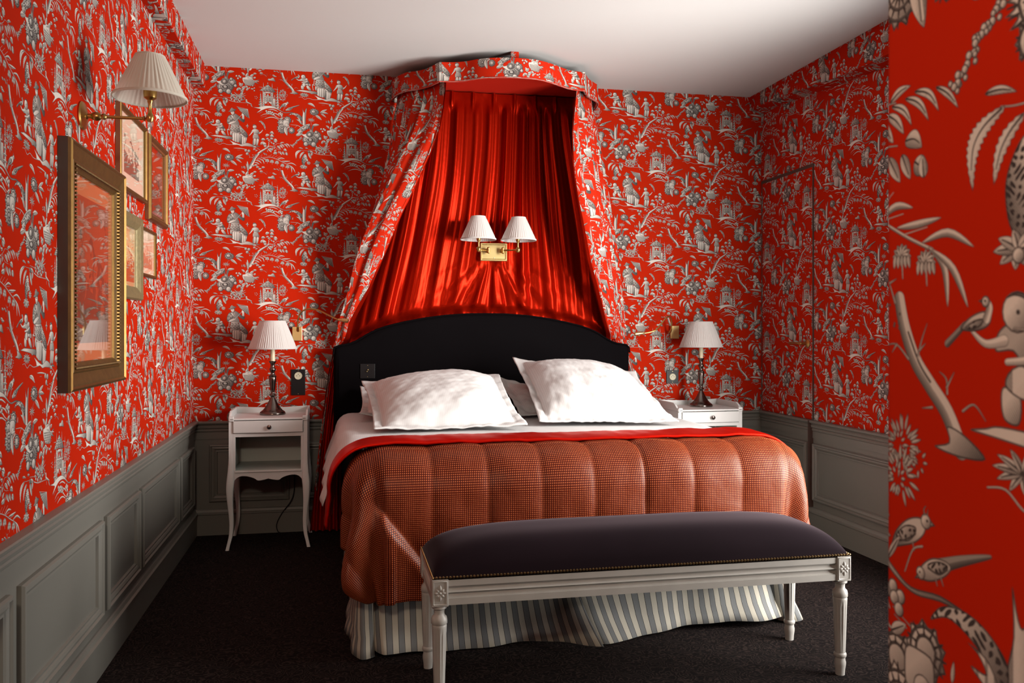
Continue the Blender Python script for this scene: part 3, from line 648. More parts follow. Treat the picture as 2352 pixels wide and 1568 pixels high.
# ---------------------------------------------------------------- bed
BX0, BX1, BY0, BY1, MT = .075, 1.815, -.145, -2.03, .70
bed = thing('double_bed', 'double bed with black velvet arched headboard against the back wall', 'bed', (.945,-1.05,0))
m = MB(); m.box(BX0, BY1, .42, BX1, BY0, MT); m.build('mattress', M['mattress'], bed, bevel=.045, seg=5, smooth=True)
bbox('bed_base', M['mattress'], BX0+.03, BY1+.05, .08, BX1-.03, BY0, .418, bed, .01)
def arc_head(x):
    t = abs(x-.887)
    return interp([(0,1.300),(.12,1.299),(.25,1.290),(.38,1.273),(.50,1.250),(.60,1.226),(.67,1.202),(.72,1.176),(.76,1.150),(.80,1.128),(.84,1.116),(.88,1.112),(.90,1.108),(.912,1.092),(.915,1.06)], t)
xs = [.887-.915]+[.887-.912]+[.887-.905+.03*i for i in range(61)]+[.887+.912, .887+.915]; xs = sorted(x for x in xs if .887-.916 <= x <= .887+.916)
outline = [(x, arc_head(x)) for x in xs]
m = MB(); ring = []
for (ins, y) in ((0,-.066),(0,-.100),(.006,-.114),(.016,-.122),(.030,-.124)):
    row = []
    for x, z in outline:
        t = (x-.887)/.915; row.append((x-ins*t, y, z-ins*(1 if abs(t) < .99 else 1)))
    ring.append(row+[(row[-1][0], y, .60+ins), (row[0][0], y, .60+ins)])
m.grid(ring, cv=True); m.quad(ring[0]); n_ = len(outline)
top = ring[-1][:n_]; m.grid([top, [(p[0], p[1]-.004, .9+.3*(p[2]-.9)) for p in top], [(p[0], p[1], .63) for p in top]])
m.build('headboard', M['hvelvet'], bed, smooth=True, auto=50)
m = MB(); m.tube([(x, -.118, z-.004) for x, z in outline], .0055, 8); m.build('headboard_piping', M['hvelvet'], bed, smooth=True)

# striped skirt in panels with corner and centre pleats
fn = FN(5); m = MB()
def skirt(path, seed, z1=.43, u0=0.):
    """path: list of (x, y, flare outward dir x, y, lean) for the bottom edge"""
    P = spline(path, 16); L = [0]
    for a, b in zip(P, P[1:]): L.append(L[-1]+math.hypot(b[0]-a[0], b[1]-a[1]))
    rows = []; NZ = 14
    for i, p in enumerate(P):
        row = []
        for j in range(NZ+1):
            t = j/NZ; z = lerp(.018, z1, t); k = (1-t)**2.6
            wv = .010*k*math.sin(L[i]*13+seed)+.006*math.sin(L[i]*31+seed*2)*k; cr = -.004*math.exp(-((z-.075)/.006)**2)
            x = p[2]+(p[0]-p[2])*k; y = p[3]+(p[1]-p[3])*k
            nx, ny = p[4], p[5]; row.append((x+nx*(wv+cr), y+ny*(wv+cr), z+.012*math.sin(L[i]*5+seed)*k))
        rows.append(row)
    m.grid(rows, uv=lambda i, j: (u0+L[min(i, len(L)-1)], j*.03))
fy = BY1+.06
skirt([(.035,-.25,.07,-.25,-1,0),(.030,-.9,.068,-.9,-1,0),(.045,-1.5,.068,-1.5,-1,0),(.030,-1.95,.066,-1.96,-1,0),(.075,-2.125,.078,-2.03,-.7,-.7),(.13,-2.10,.12,-2.02,0,-1),(.115,-2.045,.13,-2.01,0,-1)], 1.)
skirt([(.115,-2.06,.115,fy,0,-1),(.150,-2.125,.14,fy,0,-1),(.20,-2.135,.20,fy,0,-1),(.42,-2.10,.42,fy,0,-1),(.66,-2.085,.64,fy,0,-1),(.80,-2.115,.77,fy,0,-1),(.90,-2.185,.86,fy-.004,0,-1),(.965,-2.215,.90,fy-.005,0,-1)], 2.4, u0=.011)
skirt([(.90,-2.10,.86,fy,0,-1),(.985,-2.165,.93,fy,0,-1),(1.08,-2.125,1.03,fy,0,-1),(1.25,-2.085,1.25,fy,0,-1),(1.50,-2.075,1.50,fy,0,-1),(1.70,-2.085,1.68,fy,0,-1),(1.79,-2.06,1.77,fy,0,-1)], 4.1)
skirt([(1.74,-2.02,1.74,-1.99,0,-1),(1.80,-2.075,1.78,-2.01,.3,-.9),(1.865,-2.05,1.815,-2.0,.7,-.7),(1.875,-1.9,1.818,-1.9,1,0),(1.855,-1.3,1.82,-1.3,1,0),(1.875,-.6,1.82,-.6,1,0),(1.86,-.2,1.82,-.2,1,0)], 5.2)
m.build('bed_skirt', M['stripe'], bed, smooth=True, auto=0, solid=.0015)

# cloth draped over the mattress: a flat sheet point (px, py) falls over the rounded edge
def drape(px, py, x0, x1, y1, top, R, flare=.06, hemfold=0., ph=0.):
    rx = min(max(px, x0), x1); ry = max(py, y1); ox, oy = px-rx, py-ry
    if ox and oy:
        a, b = abs(ox)/.52, abs(oy)/.52; k = 1+.06*min(a, b)
        ox *= math.sqrt(max(.1, 1-b*b/2))*k; oy *= math.sqrt(max(.1, 1-a*a/2))*k
    L = math.hypot(ox, oy)
    if L < 1e-6: return (px, py, top), (0, 0, 1)
    nx, ny = ox/L, oy/L; q = R*PI/2
    if L < q: a = L/R; h = R*math.sin(a); z = top-R*(1-math.cos(a)); nz = math.cos(a); nh = math.sin(a)
    else: h = R+flare*(L-q); z = top-R-(L-q); nz = 0.; nh = 1.
    corner = abs(nx*ny)*2
    if corner > .02 and L > q*.5:
        th = math.atan2(-ny, abs(nx)); h += hemfold*corner*(L-q*.5)*math.sin(th*7+ph)
    return (rx+nx*h, ry+ny*h, z), (nx*nh, ny*nh, nz)
fs = FN(3)
def cloth(name, mat, parent, fx, fyr, x0, x1, y1, top, R, disp, du=.02, flare=.06, hemfold=0., ph=0., thick=.004, uvrot=False, sub=0):
    nu = int((fx[1]-fx[0])/du)+1; nv = int((fyr[1]-fyr[0])/du)+1; rows = []
    for i in range(nu+1):
        px = lerp(fx[0], fx[1], i/nu); row = []
        for j in range(nv+1):
            py = lerp(fyr[0], fyr[1], j/nv)
            if callable(ph): pass
            p, n = drape(px, py, x0, x1, y1, top, R, flare, hemfold, ph); d = disp(px, py, p)
            row.append((p[0]+n[0]*d, p[1]+n[1]*d, p[2]+n[2]*d))
        rows.append(row)
    mb = MB().grid(rows, uv=lambda i, j: (lerp(fx[0], fx[1], i/nu), lerp(fyr[0], fyr[1], j/nv)))
    return mb.build(name, mat, parent, smooth=True, auto=0, solid=thick, off=1 if thick > 0 else -1, sub=sub, merge=False)
def sheet_d(px, py, p):
    d = .006+.004*fs(px, py, 3.5)
    if px < BX0-.02: d += .012*(.5+.5*math.sin(py*16))*min(1, (BX0-px)/.2)
    return max(d, .003)
sh = cloth('bed_sheet', M['linen'], None, (BX0-.275, BX1+.10), (-1.655, -.19), BX0, BX1, -5, MT+.004, .075, sheet_d, .0215, flare=.36)
tag(sh, 'white striped cotton sheet over the mattress, hanging down beside the left nightstand', 'sheet')

# the quilt
SEAM = [-.30,-.10,.13,.34,.551,.757,.965,1.171,1.372,1.576,1.775,1.97,2.17]
fq = FN(9); fq2 = FN(14)
def quilt_d(px, py, p):
    s = px
    for a, b in zip(SEAM, SEAM[1:]):
        if a <= s <= b: t = (s-a)/(b-a); break
    else: t = .5
    puff = .014*abs(math.sin(PI*t))**.28
    cr = sum(.010*math.exp(-((py-c)/.012)**2) for c in (-1.97,))
    wr = .010*fq(px, py, 3.0)+.005*fq2(px, py, 8.)
    L = max(0, BY1-py)
    tuck = -.020*sstep(.22, .48, L)*(1 if .2 < px < 1.75 else 0)     # pressed in by the bench
    dg = px-(.13+.80*(L-.17)); dia = .036*(1-sstep(-.03,.012,dg))*sstep(.12,.26,L)*(1 if px < .6 else 0)     # heavy diagonal fold at the near left corner
    pl = .010*math.sin(px*38+1)*sstep(.22,.45,L)*(1 if px < .45 else .35)
    return .014+puff*(1-.3*sstep(.30,.45,L))+wr-cr+tuck+dia+pl
quilt = thing('quilt', 'rust orange channel-stitched quilt with tiny pale dots over the foot of the bed', 'quilt', (.945,-1.95,.72))
q_ = cloth('quilt_cover', M['quilt'], quilt, (BX0-.30, BX1+.40), (BY1-.52, -1.84), BX0+.10, BX1-.075, BY1+.06, MT+.016, .125, quilt_d, .0095, flare=.0, hemfold=.16, ph=1.4, thick=.006)
def fold_d(px, py, p):
    k = (py+1.925)/.26
    return .046+.008*math.sin(PI*min(1, max(0, k)))**.6+.003*fq(px, py, 9.)+.003*fq2(px*3, py, 6.)+.004*abs(math.sin((px-.13)*PI/.206))
q2 = cloth('quilt_lining_fold', M['satin2'], quilt, (BX0-.265, BX1+.36), (-1.925, -1.665), BX0+.07, BX1-.07, -5, MT+.004, .125, lambda a, b, c: fold_d(a, b, c)-.018*sstep(-1.75,-1.67,b), .012, flare=.07, thick=.008)
q2['label'] = 'red satin turn-back'

# ---------------------------------------------------------------- pillows
def pillow(name, label, c, T, flange, seed, back=.5, curl=(0,0,0,0), group='white pillows against the headboard'):
    """c: corners bottom-left, bottom-right, top-right, top-left (outer edge of the flange)"""
    B0, B1, T1, T0 = [Vector(q) for q in c]; nf = FN(seed); N = 84
    nrm = ((B1-B0).cross(T0-B0)).normalized()
    if nrm.y > 0 and nrm.z < 0: nrm = -nrm
    if nrm.z < 0: nrm = -nrm
    mb = MB()
    def pt(u, v, sd):
        e = B0*(1-u)*(1-v)+B1*u*(1-v)+T1*u*v+T0*(1-u)*v; cen = (B0+B1+T0+T1)/4
        bow = .035*(4*v*(1-v)*(abs(2*u-1)**3)+4*u*(1-u)*(abs(2*v-1)**3)); e = e+(cen-e)*bow*1.4
        fu, fv = flange/(B1-B0).length, flange/(T0-B0).length
        a = min(1, max(0, (u-fu)/(1-2*fu))); b = min(1, max(0, (v-fv)/(1-2*fv)))
        h = max(0, 1-abs(2*a-1)**2.3)**.6*max(0, 1-abs(2*b-1)**2.3)**.6
        d = T*h*(1 if sd > 0 else -back)+sd*.0035*(1-h)
        fl = (1-h); ed = min(u/fu, v/fv, (1-u)/fu, (1-v)/fv); d -= sd*.0035*math.exp(-((ed-1)/.14)**2)
        d += nf(u*1.2, v*1.2, 3.2)*.011*h**.3*(1 if sd > 0 else .3)+.010*fl*nf(u*2, v*2, 5.)+.004*nf(u*3, v*3, 7.)
        for k, (cu, cv) in enumerate(((0,0),(1,0),(1,1),(0,1))):
            q = max(0, 1-math.hypot(u-cu, v-cv)/.22); d += curl[k]*q*q
        return e+nrm*d
    W = (B1-B0).length; H = (T0-B0).length
    for sd in (1, -1):
        mb.grid([[pt(i/N, j/N, sd) for j in range(N+1)] for i in range(N+1)], uv=lambda i, j: (i/N*W, j/N*H))
    for edge in (lambda t: (t, 0), lambda t: (1, t), lambda t: (1-t, 1), lambda t: (0, 1-t)):
        mb.grid([[pt(*edge(i/N), 1) for i in range(N+1)], [pt(*edge(i/N), -1) for i in range(N+1)]])
    o = mb.build(name, M['linen'], None, smooth=True, auto=0); return tag(o, label, 'pillow', group)
pillow('pillow', 'left of the two big front pillows, leaning on a flatter pillow', [(.160,-1.265,.730),(.895,-1.235,.730),(.900,-.46,.955),(.125,-.49,.915)], .125, .045, 21, curl=(.01,.015,-.01,.0))
pillow('pillow', 'right of the two big front pillows, with its upper left corner sticking up', [(.985,-1.10,.735),(1.685,-1.20,.730),(1.740,-.40,.935),(.995,-.38,1.035)], .140, .045, 37, curl=(.01,.01,.02,.0))
pillow('pillow', 'flat pillow lying behind the left front pillow, its crumpled edge showing', [(.105,-.70,.735),(.80,-.70,.735),(.80,-.17,.83),(.125,-.17,.85)], .080, .045, 5, curl=(.03,0,0,.02))
pillow('pillow', 'small visible pillow tucked behind the right front pillow beside the gap', [(.965,-.72,.735),(1.62,-.72,.735),(1.62,-.19,.80),(.935,-.19,.895)], .065, .045, 8, curl=(.0,0,0,.03))

# ---------------------------------------------------------------- canopy and its hangings
CAN = [(.313,-.006),(.325,-.09),(.350,-.18),(.393,-.256),(.446,-.292),(.500,-.355),(.555,-.485),(.618,-.492),(.695,-.524),(.766,-.582),(.860,-.625),(.973,-.642),(1.084,-.629),(1.180,-.579),(1.285,-.499),(1.345,-.470),(1.410,-.462),(1.462,-.350),(1.520,-.275),(1.565,-.215),(1.585,-.12),(1.592,-.006)]
def pieces(): return spline(CAN[:7], 5), spline(CAN[6:17], 5), spline(CAN[16:], 5)
can = thing('bed_canopy', 'bow-fronted canopy covered in the red printed cloth under the ceiling', 'canopy', (.957,-.3,2.7))
A_, B_, C_ = pieces(); line = A_+B_[1:]+C_[1:]; L = [0]
for a, b in zip(line, line[1:]): L.append(L[-1]+math.hypot(b[0]-a[0], b[1]-a[1]))
ctr = (.957,-.20)
def inset(p, d):
    v = Vector((ctr[0]-p[0], ctr[1]-p[1])); v.normalize(); return (p[0]+v[0]*d, p[1]+v[1]*d)
m = MB(); U0 = -.661-min((abs(p[0]-.925), l_) for p, l_ in zip(line, L) if p[1] < -.4)[1]
rows = [[(p[0],p[1],2.592), (p[0],p[1],2.700), (*inset(p,.006),2.702), (*inset(p,.012),2.70), (*inset(p,.012),2.592)] for p in line]
m.grid(rows, uv=lambda i, j: uvp(U0+L[min(i,len(L)-1)], 2.592+.007+(.108 if j in (1,2,3) else 0)), cv=True)
m.build('valance', M['cloth'], can, smooth=True, auto=30)
m = MB(); m.tube([(p[0],p[1],2.592) for p in line], .0045, 6); m.build('valance_piping', M['cloth'], can, smooth=True)
m = MB(); ip = [inset(p,.014) for p in line]; m.prism(ip, 2.664, 2.678, axis='z'); m.build('canopy_board', M['redboard'], can)
m = MB(); m.box(.940,-.61,2.678,.985,-.585,2.745); m.build('ceiling_bracket', M['cloth'], can, bevel=.002)

def hangcurve(side):
    return A_ if side < 0 else C_[::-1]
def side_drape(side, name, label, lead, outer, tail_lead, tail_outer):
    """pleated hanging from the side of the canopy, drawn back behind the headboard, then falling to the floor"""
    root = thing(name, label, 'curtain', (outer[-1][0], -.03, 0), 'printed side drapes of the bed canopy')
    NU, NV = 96, 80; fnn = FN(31 if side < 0 else 44)
    rail = [inset(p, .045) for p in hangcurve(side)]
    def surf(s, v, off=0.):
        """s 0 at the wall, 1 at the leading edge; v 0 top, 1 tie"""
        z = lerp(2.655, 1.10, v)
        k = s*(len(rail)-1); i = min(int(k), len(rail)-2); t = k-i
        rx, ry = lerp(rail[i][0], rail[i+1][0], t), lerp(rail[i][1], rail[i+1][1], t)
        ox, oy = interp(outer_t, z); lx, ly = interp(lead_t, z)
        bx, by = lerp(ox, lx, s), lerp(oy, ly, s)                 # straight chord at this height
        # at the top the cloth follows the rail, lower down it straightens
        g = (1-v)**4
        bw = lerp(.045, .125, sstep(0, .35, v))*(1-.55*sstep(.6, 1, v))*(1 if side < 0 else .55); sb = .74      # the leading width turns to face the room
        wx, wy = lx+side*bw, ly-.015+bw*.25
        if s < sb: bx, by = lerp(ox, wx, s/sb), lerp(oy, wy, s/sb)
        else: bx, by = lerp(wx, lx, (s-sb)/(1-sb)), lerp(wy, ly, (s-sb)/(1-sb))-.018*math.sin(PI*(s-sb)/(1-sb))
        cx = lerp(rail[0][0], rail[-1][0], s); cy = lerp(rail[0][1], rail[-1][1], s)
        x = lerp(bx, rx, g); y = lerp(by, ry, g)
        nx, ny = (1 if side > 0 else -1), -.35; nl = math.hypot(nx, ny); nx /= nl; ny /= nl
        amp = lerp(.028, .046, sstep(0,.3,v))*(1-.55*sstep(.6,1,v))*(1-.8*sstep(.66,.78,s)); ph = s*PI*2*6.+.8*math.sin(v*2.2)+fnn(s*2, v, 1.2)*.8
        f = math.sin(ph)+.3*math.sin(2*ph+1); f = math.copysign(abs(f)**.75, f); edge = sstep(0,.06,s)*sstep(0,.05,1-s)
        amp *= .35+.65*sstep(.03, .12, v)
        d = amp*f*edge-off
        y = min(y+ny*d, -.012-off*.2); k = 1-sstep(arc_head(x)-.0, arc_head(x)+.05, z)
        return (x+nx*d, lerp(y, max(y, -.050), k), z)
    class VT(list): pass
    def interp(tab, z):
        if z >= tab[0][0]: return tab[0][1:]
        for a, b in zip(tab, tab[1:]):
            if z >= b[0]: t = (a[0]-z)/(a[0]-b[0]); return (lerp(a[1], b[1], t), lerp(a[2], b[2], t))
        return tab[-1][1:]
    outer_t, lead_t = outer, lead
    wid = .95
    for nm, off, mt in (('curtain_face', 0., 'cloth'), ('curtain_lining', .006, 'satin')):
        rows = [[surf(i/NU, j/NV, off) for j in range(NV+1)] for i in range(NU+1)]
        mb = MB().grid(rows, uv=lambda i, j: uvp((i/NU)*wid*(-1 if side < 0 else 1)*-1+(.25 if side < 0 else .62), lerp(2.655,1.10,j/NV)+.13))
        o = mb.build(nm, M[mt], root, smooth=True, auto=0, merge=False)
        if off: o['label'] = 'red satin lining'
    # tail below the tie, behind and beside the headboard
    def tail(s, v, off=0.):
        z = lerp(1.10, .012, v); ox, oy = interp(tail_outer, z); lx, ly = interp(tail_lead, z)
        x, y = lerp(ox, lx, s), lerp(oy, ly, s); amp = lerp(.006, .030, sstep(0,.7,v))
        yy = min(y+amp*(math.sin(s*PI*2*4.5+1.5*math.sin(v*3)+side)+.4*math.sin(s*26+v*3))*(1 if z > .6 else 1)-.004-off, -.040 if z < .67 else -.008)
        return (x, max(yy, -.052) if z > .58 and -.03 < x < 1.81 else yy, z)
    mb = MB()
    NA = 60
    rows = [[tail(i/NA, j/60) for j in range(61)] for i in range(NA+1)]
    mb.grid(rows, uv=lambda i, j: uvp((i/NA)*.7+.1, lerp(1.10,.01,j/60)))
    o = mb.build('curtain_tail', M['redlining'] if side < 0 else M['cloth'], root, smooth=True, auto=0, merge=False)
    if side < 0:
        o['label'] = 'red satin tail'
        rows = [[(tail(i/8*.12, j/60)[0]-.004, tail(i/8*.12, j/60)[1]-.004, tail(i/8*.12, j/60)[2]) for j in range(48)] for i in range(9)]
        MB().grid(rows, uv=lambda i, j: uvp(i*.01+.3, lerp(1.1,.01,j/60))).build('curtain_border', M['cloth'], root, smooth=True, auto=0, merge=False)
    return root
side_drape(-1, 'canopy_curtain', 'printed drape with satin lining swept left of the headboard, its tail reaching the floor',
    [(2.655,.600,-.460),(2.349,.538,-.44),(2.105,.442,-.41),(1.886,.347,-.37),(1.693,.277,-.30),(1.446,.182,-.21),(1.244,.083,-.13),(1.10,.050,-.060)],
    [(2.655,.335,-.030),(2.30,.300,-.035),(2.087,.266,-.035),(1.823,.214,-.035),(1.559,.149,-.035),(1.349,.065,-.035),(1.10,-.020,-.030)],
    [(1.10,.055,-.045),(.66,.03,-.048),(.40,.02,-.060),(.01,.02,-.075)], [(1.10,-.020,-.025),(.93,-.056,-.030),(.673,-.090,-.045),(.36,-.125,-.060),(.01,-.165,-.070)])
side_drape(1, 'canopy_curtain', 'printed drape drawn back to the right of the headboard under the canopy',
    [(2.655,1.330,-.440),(2.356,1.322,-.45),(2.106,1.351,-.44),(1.86,1.404,-.40),(1.61,1.468,-.32),(1.406,1.553,-.22),(1.246,1.620,-.14),(1.10,1.695,-.060)],
    [(2.655,1.572,-.030),(2.467,1.652,-.035),(2.191,1.681,-.035),(1.914,1.710,-.035),(1.581,1.753,-.035),(1.359,1.788,-.035),(1.10,1.81,-.030)],
    [(1.10,1.70,-.045),(.66,1.74,-.050),(.01,1.76,-.08)], [(1.10,1.810,-.022),(.884,1.875,-.028),(.67,1.93,-.045),(.01,1.98,-.055)])

# satin backdrop behind the headboard
NU, NV = 420, 110; fb = FN(77); fb2 = FN(78); rb = random.Random(4)
phs = [rb.uniform(0, 6.28) for _ in range(8)]
def backdrop(u, v):
    z = lerp(2.655, .95, v)
    xl = lerp(.430, .02, sstep(-.1, 1.15, v)); xr = lerp(1.520, 1.765, sstep(-.1, 1.1, v))
    x = lerp(xl, xr, u); w_ = u+.010*math.sin(v*5+u*9)+.006*fb(u*3, v*2, 1.5)
    def ridge(t, p): q = .5+.5*math.sin(t); return 2*q**p-1
    f = .62*ridge(w_*2*PI*11+phs[0]+1.4*fb(u*2, v*.7, 1.), 1.5)+.26*ridge(w_*2*PI*19+phs[1]+1.6*fb2(u*3, v, 1.), 1.3)+.07*math.sin(w_*2*PI*43+phs[2]+2*fb(u*4, v*2, 1.))
    amp = .036*(.65+.35*math.sin(u*11+phs[3]))*(1-.35*sstep(.0,.12,1-v)*0)
    head = 1-sstep(.03, .075, v)                                       # gathered heading with pinch pleats
    hp = .014*max(0, math.cos(u*2*PI*8.5))**10+.007*fb2(u*16, v*18, 1.4)
    y = -.066-(amp*f+.012)*(1-head)-head*hp
    # cloth caught by the lamp plate and spreading below it
    dx, dz = x-.935, z-1.665; r = math.hypot(dx/1.0, dz)
    pin = math.exp(-(dx/.13)**2-(dz/.10)**2); y = lerp(y, -.050, pin*.9)
    if dz < .02:
        a = math.atan2(dx, -dz+.05); k = math.exp(-(a/.85)**2)*sstep(.03, .12, -dz)*(1-sstep(.55,.75,-dz)*.3)
        rid = .5+.5*math.sin(a*17+.6*math.sin(r*9)); y2 = -.056-.030*rid**1.5*min(1, r/.25)-.012*math.sin(a*41+r*4)*min(1, r/.3)*.4
        y = lerp(y, y2, k*.85)
    hz = arc_head(x)+.012; y = lerp(y, -.034+.012*f, sstep(hz+.05, hz-.01, z) if False else 1-sstep(hz, hz+.045, z))     # slips down behind the headboard
    y = lerp(-.012, y, sstep(0, .07, u)*sstep(0, .07, 1-u))
    return (x, min(y, -.010), z)
rows = [[backdrop(i/NU, j/NV) for j in range(NV+1)] for i in range(NU+1)]
o = MB().grid(rows).build('satin_backdrop', M['satin'], None, smooth=True, auto=0, merge=False)
tag(o, 'gathered shiny red satin hanging behind the bed head below the canopy', 'curtain')

# ---------------------------------------------------------------- nightstands
def nightstand(X0, X1, Y0, Y1, name, label):
    ns = thing(name, label, 'nightstand', ((X0+X1)/2, (Y0+Y1)/2, 0), 'white nightstands either side of the bed')
    W = X1-X0
    # body: front frame with opening and scalloped apron, sides, back, shelf
    xc = (X0+X1)/2; H = W/2
    apr = [(-H+.020,.36),(-H+.040,.388),(-H+.065,.400),(-H+.10,.398),(-H+.135,.386),(-.055,.374),(-.025,.377),(0,.383)]
    apr = spline(apr, 4); low = [(xc+x, z) for x, z in apr]+[(xc-x, z) for x, z in apr[::-1][1:]]
    ox0, ox1 = X0+.035, X1-.035
    m = MB(); yf = Y0; th = .018
    m.prism([(X0,.36),(X0,.705),(X0+.022,.705),(X0+.022,.36)], yf, yf+th); m.prism([(X1-.022,.36),(X1-.022,.705),(X1,.705),(X1,.36)], yf, yf+th)
    m.box(X0+.022, yf, .614, X1-.022, yf+th, .634); m.box(X0+.022, yf, .427, ox0, yf+th, .614); m.box(ox1, yf, .427, X1-.022, yf+th, .614)
    m.prism([(X0+.022,.427)]+[(max(x, X0+.022) if x < xc else min(x, X1-.022), z) for x, z in low]+[(X1-.022,.427)], yf, yf+th)
    m.box(X0, yf+th, .375, X0+.014, Y1, .705); m.box(X1-.014, yf+th, .375, X1, Y1, .705); m.box(X0, Y1-.012, .375, X1, Y1, .705)
    m.build('cabinet_body', M['white'], ns, bevel=.0025)
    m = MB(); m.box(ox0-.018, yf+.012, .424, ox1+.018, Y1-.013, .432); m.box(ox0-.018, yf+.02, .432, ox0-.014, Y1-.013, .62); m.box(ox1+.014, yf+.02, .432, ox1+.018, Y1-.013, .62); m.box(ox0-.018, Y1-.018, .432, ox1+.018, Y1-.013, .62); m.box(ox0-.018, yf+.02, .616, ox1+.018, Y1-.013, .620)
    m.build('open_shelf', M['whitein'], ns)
    m = MB(); m.box(ox0-.004, yf-.006, .420, ox1+.004, yf+.03, .4275); m.build('shelf_edge', M['white'], ns, bevel=.003)
    # tray top with a raised, curved lip
    m = MB(); m.box(X0+.004, Y0-.008, .705, X1-.004, Y1, .716); m.build('tray_top', M['white'], ns, bevel=.004)
    D = Y1-Y0
    def lip(y): t = (y-Y0)/D; return .722+.030*sstep(.02, .20, t)
    for sx, xa, xb in ((-1, X0-.002, X0+.010), (1, X1-.010, X1+.002)):
        ys = [Y0-.004+D*i/14 for i in range(15)]
        pl = [(y, lip(y)) for y in ys]+[(ys[-1], .705), (ys[0], .705)]
        MB().prism(pl, xa, xb, axis='x').build('tray_side', M['white'], ns, bevel=.002)
    pl = [(X0+(X1-X0)*i/16, .752-.008*math.sin(PI*i/16)) for i in range(17)]+[(X1,.705),(X0,.705)]
    MB().prism(pl, Y1-.010, Y1).build('tray_back', M['white'], ns, bevel=.002)
    for x in (X0+.001, X1-.027): bbox('tray_post', M['white'], x, Y0-.008, .700, x+.026, Y0+.012, .727, ns, .003)
    # drawer with a bowed front and round knob
    m = MB(); n = 16
    fr = [[(lerp(X0+.024, X1-.024, i/n), Y0-.009-.007*math.sin(PI*i/n), z) for z in (.6365,.702)] for i in range(n+1)]
    bk = [[(p[0], Y0+.012, p[2]) for p in r] for r in fr]
    m.grid([[a[0], a[1], b[1], b[0]] for a, b in zip(fr, bk)], cv=True); m.quad([fr[0][0],fr[0][1],bk[0][1],bk[0][0]]); m.quad([fr[-1][0],fr[-1][1],bk[-1][1],bk[-1][0]])
    dr = m.build('drawer', M['white'], ns, bevel=.0025)
    MB().lathe([(0,0),(.006,0),(.006,.008),(.011,.011),(.0125,.015),(.010,.019),(.006,.020),(.0055,.0185),(0,.021)], 20, (xc+.006, Y0-.016, .668), ax=Matrix.Rotation(PI/2, 4, 'X')).build('knob', M['pewter'], dr, smooth=True)
    # cabriole legs: bottom of the body swells to a knee, then sweeps in and out
    for sx, sy, x, y in ((-1,-1,X0,Y0),(1,-1,X1,Y0),(-1,1,X0,Y1),(1,1,X1,Y1)):
        prof = [(0,.013,.013,.58),(.001,.014,.014,.50),(.006,.017,.017,.43),(.012,.021,.020,.375),(.014,.020,.020,.33),(.010,.0165,.0165,.27),(.002,.013,.013,.20),(-.002,.0115,.0115,.14),(.000,.0105,.0105,.08),(.010,.0095,.0095,.03),(.017,.010,.010,.0)]
        prof = spline(prof, 4); mb = MB(); rows = []
        for o_, a, b, z in prof:
            cx = x+sx*o_-sx*a; cy = y+sy*(o_*.8)-sy*b if sy < 0 else y-b
            rr = []
            for q in range(16):
                an = 2*PI*q/16; ce, se = math.cos(an), math.sin(an); e = .5
                rr.append((cx+a*math.copysign(abs(ce)**e, ce), cy+b*math.copysign(abs(se)**e, se), max(z, 0)))
            rows.append(rr)
        mb.grid(rows, cv=True); mb.quad(rows[-1]); mb.quad(rows[0][::-1]); mb.build('leg', M['white'], ns, smooth=True, auto=60)
    return ns
nsL = nightstand(-.585, -.168, -.395, -.045, 'nightstand', 'white nightstand left of the bed, drawer, open shelf and curved legs all in view')
nsR = copy_thing(nsL, (2.597, -.005, 0), 'white nightstand right of the bed, its lower half hidden by the quilt')

# ---------------------------------------------------------------- lamps
def pleated(r0, r1, h, n, seed, z0=0., depth=.035):
    """returns mesh builders: pleated body, with r0 bottom and r1 top radius"""
    rr = random.Random(seed); off = [rr.uniform(-.4,.4) for _ in range(n)]
    def mod(a, k):
        t = a/(2*PI)*n; i = int(t) % n; f = t-int(t)
        return 1+depth*((1-abs(2*f-1))**.7-.5)*(.75+.4*math.sin(i*1.7+off[i]))*(1 if 0 < k < 6 else .15)
    N = 7; prof = [(lerp(r0, r1, k/(N-1)), z0+h*k/(N-1)) for k in range(N)]
    return MB().lathe(prof, n*6, mod=mod), MB().lathe([(r0*1.000,z0-.002),(r0*1.022,z0),(r0*1.012,z0+.007),(r0*.99,z0+.007),(r0*.985,z0)], 64), MB().lathe([(r1*1.02,z0+h-.006),(r1*1.035,z0+h-.002),(r1*1.0,z0+h+.002),(r1*.97,z0+h)], 48)
def lampshade(parent, c, r0, r1, h, n, seed, mat='shade'):
    b, t0, t1 = pleated(r0, r1, h, n, seed)
    s = b.build('lamp_shade', M[mat], parent, smooth=True, auto=0); s.location = Vector(c)-parent.location; s.matrix_parent_inverse = Matrix()
    for q, nm in ((t0, 'shade_trim'), (t1, 'shade_trim')):
        o = q.build(nm, M[mat], None, smooth=True); o.parent = s
    return s
